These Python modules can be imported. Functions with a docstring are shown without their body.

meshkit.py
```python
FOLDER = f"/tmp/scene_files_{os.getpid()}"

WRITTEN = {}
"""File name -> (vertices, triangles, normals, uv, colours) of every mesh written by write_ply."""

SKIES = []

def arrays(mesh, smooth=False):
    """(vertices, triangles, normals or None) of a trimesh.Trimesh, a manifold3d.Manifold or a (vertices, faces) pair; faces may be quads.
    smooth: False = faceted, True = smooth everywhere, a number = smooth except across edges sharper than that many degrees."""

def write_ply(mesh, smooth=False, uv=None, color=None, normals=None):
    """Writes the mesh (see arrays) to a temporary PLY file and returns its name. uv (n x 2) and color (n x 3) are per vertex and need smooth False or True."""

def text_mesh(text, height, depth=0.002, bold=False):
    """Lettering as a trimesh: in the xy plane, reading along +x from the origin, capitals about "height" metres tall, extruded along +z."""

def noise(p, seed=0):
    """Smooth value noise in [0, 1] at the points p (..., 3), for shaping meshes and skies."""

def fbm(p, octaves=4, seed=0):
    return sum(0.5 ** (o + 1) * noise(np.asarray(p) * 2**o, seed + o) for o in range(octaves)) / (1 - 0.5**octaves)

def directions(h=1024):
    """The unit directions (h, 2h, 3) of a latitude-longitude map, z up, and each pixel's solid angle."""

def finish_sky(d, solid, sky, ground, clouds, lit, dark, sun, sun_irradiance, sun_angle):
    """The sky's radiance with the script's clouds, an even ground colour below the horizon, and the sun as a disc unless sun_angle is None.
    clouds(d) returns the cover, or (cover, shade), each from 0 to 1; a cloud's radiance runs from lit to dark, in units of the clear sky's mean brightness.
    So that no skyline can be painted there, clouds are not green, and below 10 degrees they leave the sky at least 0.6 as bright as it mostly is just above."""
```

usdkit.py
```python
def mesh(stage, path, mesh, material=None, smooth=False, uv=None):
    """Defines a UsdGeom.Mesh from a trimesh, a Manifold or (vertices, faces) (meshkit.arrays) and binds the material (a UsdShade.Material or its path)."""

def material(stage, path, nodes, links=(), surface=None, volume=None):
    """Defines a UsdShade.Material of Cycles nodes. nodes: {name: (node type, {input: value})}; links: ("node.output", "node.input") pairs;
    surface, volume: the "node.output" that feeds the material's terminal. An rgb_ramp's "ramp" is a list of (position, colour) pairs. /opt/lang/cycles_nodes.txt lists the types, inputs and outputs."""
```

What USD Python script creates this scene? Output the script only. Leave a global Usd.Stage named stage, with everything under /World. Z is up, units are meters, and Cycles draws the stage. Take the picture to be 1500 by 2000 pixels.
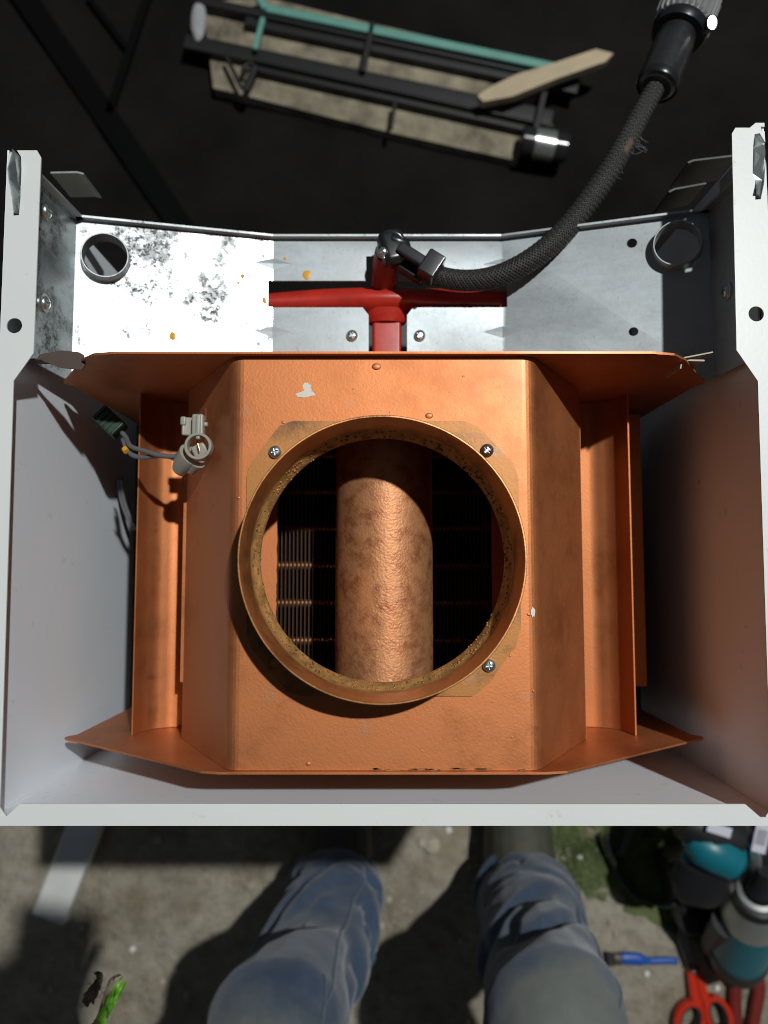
import math, random
import numpy as np, trimesh, manifold3d as m3, usdkit, meshkit
from shapely.geometry import Polygon, LineString, Point, box as sbox
from shapely.ops import unary_union
from pxr import Usd, UsdGeom, UsdLux, UsdShade, Gf, Sdf, Vt
random.seed(7); RNG = np.random.default_rng(7)
stage = Usd.Stage.CreateInMemory()
UsdGeom.SetStageUpAxis(stage, 'Z'); UsdGeom.SetStageMetersPerUnit(stage, 1.0)
world = UsdGeom.Xform.Define(stage, '/World'); stage.SetDefaultPrim(world.GetPrim())
UsdGeom.Scope.Define(stage, '/World/Looks')

# ------------------------------------------------------------------ camera
TILT = math.radians(4.5); CAMZ = 1.10; PZ = 0.74          # PZ: height of the hood's front panel above the ground
cam = UsdGeom.Camera.Define(stage, '/World/camera')
cam.CreateFocalLengthAttr(26.0); cam.CreateHorizontalApertureAttr(26.0)
cam.CreateFStopAttr(7.2); cam.CreateFocusDistanceAttr(0.365); cam.CreateExposureAttr(0.0)
cam.CreateClippingRangeAttr(Gf.Vec2f(0.02, 100))
cam.AddTranslateOp().Set(Gf.Vec3d(0, 0, CAMZ)); cam.AddRotateXOp().Set(math.degrees(TILT))

# ------------------------------------------------------------------ light: one hand lamp high on the right, night all round
LAMP = (0.74, 0.80, 3.04)
lp = UsdLux.SphereLight.Define(stage, '/World/work_lamp')
lp.CreateRadiusAttr(0.03); lp.CreateIntensityAttr(7200); lp.CreateColorAttr(Gf.Vec3f(0.985, 1.0, 0.985))
lp.AddTranslateOp().Set(Gf.Vec3d(*LAMP))
dome = UsdLux.DomeLight.Define(stage, '/World/ambient_fill'); dome.CreateIntensityAttr(0.017); dome.CreateColorAttr(Gf.Vec3f(0.75, 0.85, 1.0))  # unseen fill from all round, raised to lift the shadows

_s, _c = math.sin(TILT), math.cos(TILT)
def V(px, py, z):
    """the point at height z (m) that the photograph's pixel px, py looks at"""
    dx, dy = (px - 750) / 1500, (1000 - py) / 1500
    d = np.array([dx, _s + dy * _c, -_c + dy * _s])
    return np.array([0, 0, CAMZ]) + d * ((CAMZ - z) / -d[2])
def H(px, py, mm=0.0):
    """same, height in millimetres relative to the hood panel"""
    return V(px, py, PZ + mm / 1000)

# ------------------------------------------------------------------ materials
def mat(name, nodes, links=(), surface='p.BSDF'):
    return usdkit.material(stage, '/World/Looks/' + name, nodes, links, surface=surface)
def plain(name, col, rough=0.5, metal=0.0, bump=0.0, bscale=400, var=0.0, vscale=30, **kw):
    n = {'p': ('principled_bsdf', dict(base_color=col, roughness=rough, metallic=metal, **kw)), 'tc': ('texture_coordinate', {})}
    l = []
    if bump:
        n['bn'] = ('noise_texture', {'scale': bscale, 'detail': 3.0}); n['b'] = ('bump', {'strength': bump, 'distance': 0.0006})
        l += [('tc.object', 'bn.vector'), ('bn.fac', 'b.height'), ('b.normal', 'p.normal')]
    if var:
        c = np.array(col)
        n['vn'] = ('noise_texture', {'scale': vscale, 'detail': 5.0, 'roughness': 0.62})
        n['r'] = ('rgb_ramp', {'ramp': [(0.25, tuple(c * (1 - var))), (0.5, tuple(c)), (0.78, tuple(np.minimum(1, c * (1 + var))))]})
        l += [('tc.object', 'vn.vector'), ('vn.fac', 'r.fac'), ('r.color', 'p.base_color')]
    return mat(name, n, l)

def copper_paint(name, col, dirt, rough=0.53, metal=0.80, rust=0.0, ns=22, bump=0.22, res=0.45):
    n = {'tc': ('texture_coordinate', {}), 'p': ('principled_bsdf', {'metallic': metal, 'coat_weight': 0.12, 'coat_roughness': 0.25}),
         'n1': ('noise_texture', {'scale': ns, 'detail': 8.0, 'roughness': 0.68}), 'n7': ('noise_texture', {'scale': 75, 'detail': 9.0, 'roughness': 0.72}), 'r7': ('rgb_ramp', {'ramp': [(0.585, (0, 0, 0)), (0.72, (res, res, res))]}), 'm7': ('mix', {'mix_type': 'mix', 'color2': (0.36, 0.27, 0.20)}),
         'n8': ('noise_texture', {'scale': 48, 'detail': 8.0, 'roughness': 0.7}), 'r8': ('rgb_ramp', {'ramp': [(0.63, (0, 0, 0)), (0.70, (res * .8, res * .8, res * .8))]}), 'm8': ('mix', {'mix_type': 'mix', 'color2': (0.10, 0.045, 0.022)}),
         'r1': ('rgb_ramp', {'ramp': [(0.3 + rust, dirt), (0.47 + rust, col), (0.8, tuple(min(1, x * 1.08) for x in col))]}),
         'sp': ('voronoi_texture', {'scale': 1400}), 'rs': ('rgb_ramp', {'ramp': [(0.0, (1, 1, 1)), (0.13, (0, 0, 0)), (1, (0, 0, 0))]}),
         'n2': ('noise_texture', {'scale': 900, 'detail': 2.0}), 'n3': ('noise_texture', {'scale': 260, 'detail': 3.0}),
         'add': ('math', {'math_type': 'multiply_add', 'value2': 0.14}), 'b': ('bump', {'strength': bump, 'distance': 0.0003}),
         'rr': ('map_range', {'from_min': 0.3, 'from_max': 0.7, 'to_min': rough - 0.06, 'to_max': rough + 0.12}),
         'mx': ('mix', {'mix_type': 'mix', 'color2': tuple(min(1, x * 1.25 + 0.03) for x in col)})}
    l = [('tc.object', k + '.vector') for k in ('n1', 'sp', 'n2', 'n3', 'n7', 'n8')] + [('n7.fac', 'r7.fac'), ('r7.color', 'm7.fac'), ('n8.fac', 'r8.fac'), ('r8.color', 'm8.fac'), ('m7.color', 'm8.color1'), ('m8.color', 'p.base_color'), ('mx.color', 'm7.color1'), ('n1.fac', 'r1.fac'), ('sp.distance', 'rs.fac'), ('rs.color', 'mx.fac'), ('r1.color', 'mx.color1'),
         ('n3.fac', 'add.value1'), ('n2.fac', 'add.value3'), ('add.value', 'b.height'), ('b.normal', 'p.normal'), ('n1.fac', 'rr.value'), ('rr.result', 'p.roughness')]
    return mat(name, n, l)

def galvanised(name, col=(0.60, 0.64, 0.65), rough=0.225, film=(0.50, 0.53, 0.54), frough=0.12, speck=(0.40, 0.42, 0.415), s0=0.565, srough=0.2, metal=0.92):
    n = {'tc': ('texture_coordinate', {}), 'p': ('principled_bsdf', {'metallic': metal}),
         'm1': ('mapping', {'scale': (1.0, 2.2, 1.0)}),
         'n1': ('noise_texture', {'scale': 55, 'detail': 10.0, 'roughness': 0.78, 'distortion': 0.1}),
         'n2': ('noise_texture', {'scale': 230, 'detail': 4.0, 'roughness': 0.7}),
         'n4': ('noise_texture', {'scale': 17, 'detail': 8.0, 'roughness': 0.72}),
         'r1': ('rgb_ramp', {'ramp': [(0.3, tuple(x * 0.9 for x in col)), (0.46, col), (0.75, tuple(min(1, x * 1.12) for x in col))]}),
         'r4': ('rgb_ramp', {'ramp': [(0.64, (0, 0, 0)), (0.74, (0.8, 0.8, 0.8))]}), 'mk': ('mix', {'mix_type': 'mix', 'color2': (0.40, 0.37, 0.31)}),
         'rr': ('map_range', {'from_min': 0.32, 'from_max': 0.66, 'to_min': rough - 0.03, 'to_max': rough + 0.07, 'clamp': True}),
         'n5': ('noise_texture', {'scale': 420, 'detail': 4.0, 'roughness': 0.7}), 'r5': ('rgb_ramp', {'ramp': [(s0, (0, 0, 0)), (s0 + 0.06, (1, 1, 1))]}), 'n6': ('noise_texture', {'scale': 30, 'detail': 6.0, 'roughness': 0.65}), 'r6': ('rgb_ramp', {'ramp': [(0.44, (0.0, 0.0, 0.0)), (0.60, (1, 1, 1))]}), 'ms': ('math', {'math_type': 'multiply'}), 'n9': ('noise_texture', {'scale': 15, 'detail': 9.0, 'roughness': 0.74}), 'r9': ('rgb_ramp', {'ramp': [(0.47, (0, 0, 0)), (0.58, (1, 1, 1))]}), 'm9': ('mix', {'mix_type': 'mix', 'color2': film}), 'a9': ('math', {'math_type': 'multiply_add', 'value2': frough}), 'ma': ('math', {'math_type': 'multiply_add', 'value2': srough}), 'mk2': ('mix', {'mix_type': 'mix', 'color2': speck}),
         'b': ('bump', {'strength': 0.12, 'distance': 0.0003})}
    l = [('tc.object', 'm1.vector'), ('m1.vector', 'n1.vector'), ('tc.object', 'n2.vector'), ('tc.object', 'n4.vector'), ('n1.fac', 'r1.fac'), ('n4.fac', 'r4.fac'), ('r1.color', 'mk.color1'),
         ('r4.color', 'mk.fac'), ('mk.color', 'm9.color1'), ('tc.object', 'n9.vector'), ('n9.fac', 'r9.fac'), ('r9.color', 'm9.fac'), ('m9.color', 'mk2.color1'), ('r9.color', 'a9.value1'), ('rr.result', 'a9.value3'), ('ms.value', 'mk2.fac'), ('mk2.color', 'p.base_color'), ('n1.fac', 'rr.value'), ('a9.value', 'ma.value3'), ('tc.object', 'n5.vector'), ('tc.object', 'n6.vector'), ('n5.fac', 'r5.fac'), ('n6.fac', 'r6.fac'), ('r5.color', 'ms.value1'), ('r6.color', 'ms.value2'), ('ms.value', 'ma.value1'), ('ma.value', 'p.roughness'), ('n2.fac', 'b.height'), ('b.normal', 'p.normal')]
    return mat(name, n, l)

M = {}
M['copper'] = copper_paint('copper_paint', (0.545, 0.198, 0.073), (0.43, 0.145, 0.050))
M['copper_worn'] = copper_paint('copper_worn', (0.42, 0.18, 0.05), (0.11, 0.055, 0.03), rough=0.5, metal=0.5, rust=0.05)
M['copper_ring'] = copper_paint('copper_ring', (0.58, 0.265, 0.095), (0.20, 0.09, 0.04), rough=0.42, rust=0.03)
M['copper_pipe'] = copper_paint('copper_pipe', (0.55, 0.25, 0.11), (0.37, 0.135, 0.055), rough=0.50, metal=0.6, rust=0.06, ns=120, bump=0.7)
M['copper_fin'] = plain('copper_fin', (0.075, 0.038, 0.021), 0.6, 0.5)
M['brass_tube'] = plain('brass_tube', (0.34, 0.16, 0.07), 0.4, 0.85)
M['yellowed'] = plain('yellowed_residue', (0.42, 0.22, 0.07), 0.6, 0.2, bump=0.8, bscale=420, var=0.6, vscale=150)
M['galv'] = galvanised('galvanised_steel', (0.37, 0.41, 0.425), 0.42, film=(0.35, 0.38, 0.39), frough=0.05, speck=(0.30, 0.315, 0.31), s0=0.58, srough=0.05, metal=0.55)
M['galv_glare'] = galvanised('galvanised_grain_glare', rough=0.27, film=(0.20, 0.21, 0.21), frough=0.22, speck=(0.11, 0.115, 0.114), s0=0.50, srough=0.25)  # same sheet as the rest; glare painted in as brighter, shinier metal with grain
M['galv_dull'] = galvanised('galvanised_dull', (0.46, 0.49, 0.49), 0.5)
M['edge'] = plain('cut_sheet_edge', (0.55, 0.55, 0.54), 0.4, 0.8)
M['tab_shade'] = plain('shaded_tab_steel', (0.07, 0.072, 0.072), 0.6, 0.4, var=0.3, vscale=60)  # right hanger tabs: the rim shadow is put into this dark colour
M['bracket_brown_shade'] = plain('bracket_brown_shade', (0.085, 0.060, 0.050), 0.55, 0.3); M['bracket_cream'] = plain('bracket_cream', (0.34, 0.31, 0.26), 0.6, 0.2)  # left bracket is brown, darkened further to paint in its shade
M['tab'] = plain('tab_steel', (0.42, 0.46, 0.46), 0.42, 0.85, var=0.25, vscale=120)
def enamel(name, col):
    n = {'tc': ('texture_coordinate', {}), 'p': ('principled_bsdf', {'roughness': 0.38}), 'n1': ('noise_texture', {'scale': 9, 'detail': 4.0}), 'n2': ('noise_texture', {'scale': 95, 'detail': 8.0, 'roughness': 0.75}), 'n3': ('noise_texture', {'scale': 26, 'detail': 3.0}),
         'r1': ('rgb_ramp', {'ramp': [(0.3, tuple(x * 0.95 for x in col)), (0.6, col)]}), 'r2': ('rgb_ramp', {'ramp': [(0.61, (0, 0, 0)), (0.68, (1, 1, 1))]}), 'r3': ('rgb_ramp', {'ramp': [(0.46, (0, 0, 0)), (0.64, (0.6, 0.6, 0.6))]}),
         'mm': ('math', {'math_type': 'multiply'}), 'mx': ('mix', {'mix_type': 'mix', 'color2': (0.33, 0.33, 0.31)}), 'n4': ('noise_texture', {'scale': 420, 'detail': 2.0}), 'b': ('bump', {'strength': 0.08, 'distance': 0.0004})}
    l = [('tc.object', k + '.vector') for k in ('n1', 'n2', 'n3', 'n4')] + [('n1.fac', 'r1.fac'), ('n2.fac', 'r2.fac'), ('n3.fac', 'r3.fac'), ('r2.color', 'mm.value1'), ('r3.color', 'mm.value2'), ('r1.color', 'mx.color1'), ('mm.value', 'mx.fac'), ('mx.color', 'p.base_color'), ('n4.fac', 'b.height'), ('b.normal', 'p.normal')]
    return mat(name, n, l)
M['enamel'] = enamel('white_enamel', (0.665, 0.685, 0.675)); M['lightened_wall'] = enamel('lightened_wall_enamel', (0.82, 0.875, 0.93))  # one casing paint: rims darker, walls lighter to paint in lifted shadows
M['inner_enamel'] = plain('inner_enamel', (0.62, 0.665, 0.70), 0.42, 0.0, bump=0.05, bscale=500, var=0.04, vscale=14)
M['back'] = plain('shaded_back_sheet', (0.06, 0.06, 0.059), 0.6, 0.3, var=0.2)  # near black, standing in for the shadow seen through the collar holes
M['screw'] = plain('zinc_screw', (0.66, 0.71, 0.69), 0.28, 0.95)
M['screw_dark'] = plain('dark_screw', (0.22, 0.20, 0.19), 0.35, 0.9)
M['red_paint'] = plain('red_paint', (0.43, 0.022, 0.012), 0.36, 0.0, bump=0.10, bscale=160, var=0.25, vscale=90, coat_weight=0.15)
M['yellow_paint'] = plain('yellow_paint', (0.62, 0.31, 0.02), 0.4)
M['black_plastic'] = plain('black_plastic', (0.012, 0.012, 0.013), 0.28)
M['black_gloss'] = plain('black_chrome', (0.055, 0.055, 0.06), 0.2, 0.6)
M['lamp_metal'] = plain('lamp_dark_metal', (0.10, 0.10, 0.105), 0.30, 0.85, var=0.2, vscale=200)
M['lamp_knurl'] = plain('lamp_knurl', (0.22, 0.225, 0.225), 0.5, 0.4)
M['braid'] = plain('braided_nylon', (0.022, 0.021, 0.020), 0.55, 0.0, bump=0.4, bscale=1500, var=0.5, vscale=900)
M['rust_patch'] = plain('scuffed_braid', (0.085, 0.05, 0.038), 0.8, var=0.4, vscale=400)
M['fray'] = plain('frayed_fibre', (0.16, 0.16, 0.19), 0.5)
M['nylon'] = plain('translucent_nylon', (0.31, 0.30, 0.25), 0.35, 0.0, subsurface_weight=0.25, subsurface_scale=0.002)
M['wire'] = plain('grey_wire', (0.12, 0.12, 0.125), 0.4)
M['green_plastic'] = plain('green_connector', (0.006, 0.032, 0.016), 0.4)
M['bare_copper'] = plain('bare_copper', (0.72, 0.30, 0.18), 0.3, 1.0)
M['scar'] = plain('bare_spot', (0.50, 0.46, 0.41), 0.5, 0.5)
M['led'] = mat('led', {'e': ('emission', {'color': (0.80, 0.87, 1.0), 'strength': 60.0})}, surface='e.emission')

# ------------------------------------------------------------------ object helpers
BASE, COUNT = {}, {}
def _path(parent, name):
    k = parent + '/' + name; n = COUNT.get(k, 0); COUNT[k] = n + 1
    return k if n == 0 else f'{k}_{n:03d}'
def tag(prim, **kw):
    for k, v in kw.items(): prim.SetCustomDataByKey(k, v)
def thing(name, label, category, base=(0, 0, 0), group=None):
    p = _path('/World', name); x = UsdGeom.Xform.Define(stage, p); x.AddTranslateOp().Set(Gf.Vec3d(*map(float, base)))
    tag(x.GetPrim(), label=label, category=category)
    if group: tag(x.GetPrim(), group=group)
    BASE[p] = np.array(base, float); return p
def va(mesh):
    if hasattr(mesh, 'to_mesh'):
        q = mesh.to_mesh(); return trimesh.Trimesh(q.vert_properties[:, :3], q.tri_verts, process=False)
    if isinstance(mesh, (tuple, list)):
        v, f = np.asarray(mesh[0], float), np.asarray(mesh[1], int)
        if f.shape[1] == 4: f = np.vstack([f[:, [0, 1, 2]], f[:, [0, 2, 3]]])
        return trimesh.Trimesh(v, f, process=False)
    return mesh
def obj(name, mesh, m, parent='/World', smooth=30, label=None, **kw):
    mesh = va(mesh).copy(); p = _path(parent, name)
    b = BASE.get(parent, np.zeros(3))
    mesh.vertices = np.array(mesh.vertices) - b; BASE[p] = b
    usdkit.mesh(stage, p, mesh, M[m] if isinstance(m, str) else m, smooth=smooth)
    pr = stage.GetPrimAtPath(p)
    if label: tag(pr, label=label)
    tag(pr, **kw); return p
def one(name, mesh, m, label, category, smooth=30, group=None):
    mesh = va(mesh).copy(); b = np.array([*mesh.bounds.mean(0)[:2], mesh.bounds[0][2]])
    p = _path('/World', name); mesh.vertices = np.array(mesh.vertices) - b
    g = usdkit.mesh(stage, p, mesh, M[m] if isinstance(m, str) else m, smooth=smooth); g.AddTranslateOp().Set(Gf.Vec3d(*map(float, b)))
    tag(g.GetPrim(), label=label, category=category)
    if group: tag(g.GetPrim(), group=group)
    BASE[p] = b; return p
def struct(name, mesh, m, kind='structure', smooth=30, **kw):
    return obj(name, mesh, m, '/World', smooth, kind=kind, **kw)

cat = lambda ms: trimesh.util.concatenate([va(x) for x in ms])
def box(x0, x1, y0, y1, z0, z1):
    return trimesh.creation.box(bounds=[[x0, y0, z0], [x1, y1, z1]])
def rbox(c, size, r, rot=None, n=8):
    hs = np.array(size) / 2 - r
    pts = [m3.Manifold.sphere(r, n).translate((float(a * hs[0]), float(b * hs[1]), float(d * hs[2]))) for a in (-1, 1) for b in (-1, 1) for d in (-1, 1)]
    t = va(m3.Manifold.batch_hull(pts))
    if rot is not None: t.apply_transform(rot)
    t.apply_translation(c); return t
def frame(axis, roll=(0, 0, 1)):
    a = np.array(axis, float); a /= np.linalg.norm(a)
    u = np.cross(roll, a)
    if np.linalg.norm(u) < 1e-6: u = np.cross((0, 1, 0), a)
    u /= np.linalg.norm(u); w = np.cross(a, u)
    T = np.eye(4); T[:3, 0], T[:3, 1], T[:3, 2] = u, w, a; return T
def cyl(p, q, r, r2=None, n=32, cap=True):
    return loft([p, q], [r, r if r2 is None else r2], n, cap)
def lathe(p, q, prof, n=48):
    """profile of (distance along p->q in m, radius)"""
    p, q = np.array(p, float), np.array(q, float); a = (q - p) / np.linalg.norm(q - p); T = frame(a)
    ang = np.arange(n) * 2 * np.pi / n
    v = np.vstack([p + a * t + r * (np.cos(ang)[:, None] * T[:3, 0] + np.sin(ang)[:, None] * T[:3, 1]) for t, r in prof])
    f = [[i * n + j, i * n + (j + 1) % n, (i + 1) * n + (j + 1) % n, (i + 1) * n + j] for i in range(len(prof) - 1) for j in range(n)]
    return va((v, f))
def loft(pts, radii, n=12, cap=True, ry=None, up=(0, 0, 1)):
    p = np.array(pts, float); t = np.gradient(p, axis=0) if len(p) > 2 else np.repeat((p[1] - p[0])[None], 2, 0)
    t /= np.linalg.norm(t, axis=1, keepdims=True)
    a = np.cross(t[0], up)
    if np.linalg.norm(a) < 1e-3: a = np.cross(t[0], (0, 1, 0.1))
    radii = np.broadcast_to(np.asarray(radii, float), (len(p),)); ry = radii if ry is None else np.broadcast_to(np.asarray(ry, float), (len(p),))
    ang = np.arange(n) * 2 * np.pi / n; rows = []
    for i in range(len(p)):
        a = a - t[i] * np.dot(a, t[i]); a /= np.linalg.norm(a); b = np.cross(t[i], a)
        rows.append(p[i] + radii[i] * np.cos(ang)[:, None] * a + ry[i] * np.sin(ang)[:, None] * b)
    v = np.vstack(rows); k = len(p)
    f = [[i * n + j, i * n + (j + 1) % n, (i + 1) * n + (j + 1) % n, (i + 1) * n + j] for i in range(k - 1) for j in range(n)]
    t0 = va((v, f)); fs = [t0.faces]
    if cap:
        v = np.vstack([v, p[0], p[-1]]); e = len(v)
        fs.append([[e - 2, (j + 1) % n, j] for j in range(n)]); fs.append([[e - 1, (k - 1) * n + j, (k - 1) * n + (j + 1) % n] for j in range(n)])
    m = trimesh.Trimesh(v, np.vstack(fs), process=False); m.fix_normals() if False else None
    return m
def spline(pts, n=60):
    from scipy.interpolate import CubicSpline
    p = np.array(pts, float); d = np.r_[0, np.cumsum(np.linalg.norm(np.diff(p, axis=0), axis=1))]
    return CubicSpline(d, p)(np.linspace(0, d[-1], n))
def extr(poly, t):
    """polygon(s) in mm -> solid from z = 0 to z = t (mm)"""
    ps = getattr(poly, 'geoms', [poly])
    return cat([trimesh.creation.extrude_polygon(g, t, engine='earcut') for g in ps])
MM = np.diag([0.001, 0.001, 0.001, 1.0])
def place(mesh, T=None, at=(0, 0, PZ)):
    m = va(mesh).copy()
    if T is not None: m.apply_transform(T)
    m.apply_transform(MM); m.apply_translation(at); return m
def plate_xy(poly, z, t):                       # sheet seen from the front, its face at z (mm)
    m = extr(poly, t); m.apply_translation((0, 0, z - t)); return place(m)
XZ = np.array([[1, 0, 0, 0], [0, 0, -1, 0], [0, 1, 0, 0], [0, 0, 0, 1.0]])   # polygon (x, z), extruded towards -y
def plate_xz(poly, y, t):
    m = extr(poly, t); m.apply_transform(XZ); m.apply_translation((0, y, 0)); return place(m)
def prof_y(line, t, y0, y1, side=0, rnd=1.5):
    """bent sheet: polyline of (x, z) mm, extruded along y"""
    ls = LineString(line)
    b = ls.buffer(t / 2, cap_style='flat', join_style='round', quad_segs=6)
    m = extr(b, y1 - y0); m.apply_transform(XZ); m.apply_translation((0, y1, 0)); return m
def boolean(a, *cut):
    A = m3.Manifold(m3.Mesh(np.asarray(a.vertices, np.float32), np.asarray(a.faces, np.uint32)))
    for c in cut:
        A = A - m3.Manifold(m3.Mesh(np.asarray(c.vertices, np.float32), np.asarray(c.faces, np.uint32)))
    return va(A)
def zcyl(x, y, z0, z1, r, n=48):
    m = trimesh.creation.cylinder(r, z1 - z0, sections=n); m.apply_translation((x, y, (z0 + z1) / 2)); return m
def hmm(px, py, z=0.0):
    p = H(px, py, z); return p[0] * 1000, p[1] * 1000
def screw(parent, p, r, m='screw', axis=(0, 0, 1), label=None, rot=0.3, h=0.5):
    """pan-head cross screw at p (m), axis out of the sheet"""
    R = r
    prof = [(0, R), (R * 0.25, R), (R * 0.5, R * 0.93), (R * 0.68, R * 0.75), (R * 0.8, R * 0.45), (R * 0.82, 0.0)]
    hd = va(lathe((0, 0, 0), (0, 0, 1), prof, 24)); hd.merge_vertices()
    base = trimesh.creation.cylinder(R, R * 0.02, sections=24)
    hull = hd.convex_hull
    c1 = trimesh.creation.box((R * 1.15, R * 0.3, R * 0.7)); c1.apply_translation((0, 0, R * 0.8)); c1.apply_transform(trimesh.transformations.rotation_matrix(rot, (0, 0, 1)))
    c2 = trimesh.creation.box((R * 0.3, R * 1.15, R * 0.7)); c2.apply_translation((0, 0, R * 0.8)); c2.apply_transform(trimesh.transformations.rotation_matrix(rot, (0, 0, 1)))
    g = boolean(place(hull, at=(0, 0, 0), T=np.diag([1000, 1000, 1000, 1.0])), c1, c2)
    T = frame(axis); T[:3, 3] = p; g.apply_transform(T)
    return obj('screw', g, m, parent, 30, label)

# ================================================================== GROUND
def ground_mat():
    n = {'tc': ('texture_coordinate', {}), 'p': ('principled_bsdf', {'roughness': 0.92}),
         'n1': ('noise_texture', {'scale': 5.5, 'detail': 8.0, 'roughness': 0.62}), 'n2': ('noise_texture', {'scale': 60, 'detail': 6.0, 'roughness': 0.7}),
         'n3': ('noise_texture', {'scale': 16, 'detail': 4.0}),
         'r1': ('rgb_ramp', {'ramp': [(0.3, (0.29, 0.25, 0.185)), (0.5, (0.39, 0.35, 0.27)), (0.7, (0.48, 0.44, 0.36))]}),
         'r2': ('rgb_ramp', {'ramp': [(0.28, (0.62, 0.6, 0.56)), (0.5, (0.95, 0.95, 0.95)), (0.75, (1.15, 1.15, 1.12))]}),
         'r3': ('rgb_ramp', {'ramp': [(0.35, (0.82, 0.79, 0.73)), (0.5, (1, 1, 1)), (1, (1, 1, 1))]}),
         'm': ('mix', {'mix_type': 'multiply', 'fac': 1.0}), 'm2': ('mix', {'mix_type': 'multiply', 'fac': 1.0}), 'b': ('bump', {'strength': 0.9, 'distance': 0.008})}
    l = [('tc.object', k + '.vector') for k in ('n1', 'n2', 'n3')] + [('n1.fac', 'r1.fac'), ('n2.fac', 'r2.fac'), ('n3.fac', 'r3.fac'), ('r1.color', 'm.color1'), ('r2.color', 'm.color2'), ('m.color', 'm2.color1'), ('r3.color', 'm2.color2'),
         ('m2.color', 'p.base_color'), ('n2.fac', 'b.height'), ('b.normal', 'p.normal')]
    return mat('dirt_ground', n, l)
M['ground'] = ground_mat()
def height(x, y):
    p = np.stack([x, y, np.zeros_like(x)], -1)
    return (meshkit.fbm(p * 9, 4, 3) - 0.5) * 0.022 + (meshkit.fbm(p * 55, 3, 5) - 0.5) * 0.008
def grid_mesh(xs, ys, zf):
    X, Y = np.meshgrid(xs, ys, indexing='ij'); Z = zf(X, Y); n, k = X.shape
    i, j = np.meshgrid(np.arange(n - 1), np.arange(k - 1), indexing='ij'); a = (i * k + j).ravel()
    return va((np.stack([X, Y, Z], -1).reshape(-1, 3), np.stack([a, a + k, a + k + 1, a + 1], 1)))
gx = np.r_[np.linspace(-6, -0.95, 16)[:-1], np.linspace(-0.95, 0.95, 260), np.linspace(0.95, 6, 16)[1:]]
gy = np.r_[np.linspace(-6, -0.95, 16)[:-1], np.linspace(-0.95, 0.35, 190), np.linspace(0.35, 6, 26)[1:]]
struct('ground', grid_mesh(gx, gy, height), 'ground', smooth=True)

# dark sheet that covers the ground beyond the heater
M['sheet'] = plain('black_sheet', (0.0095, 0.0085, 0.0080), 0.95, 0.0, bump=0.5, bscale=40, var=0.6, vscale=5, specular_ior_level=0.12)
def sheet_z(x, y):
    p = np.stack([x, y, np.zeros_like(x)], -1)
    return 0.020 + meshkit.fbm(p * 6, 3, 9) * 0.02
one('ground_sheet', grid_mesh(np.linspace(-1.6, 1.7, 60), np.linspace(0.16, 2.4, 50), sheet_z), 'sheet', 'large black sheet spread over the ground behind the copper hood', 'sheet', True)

# ================================================================== GAS WATER HEATER
heater = thing('gas_water_heater', 'open gas water heater with copper hood in a white steel casing', 'water heater', (0, 0.04, PZ - 0.205))
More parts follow.
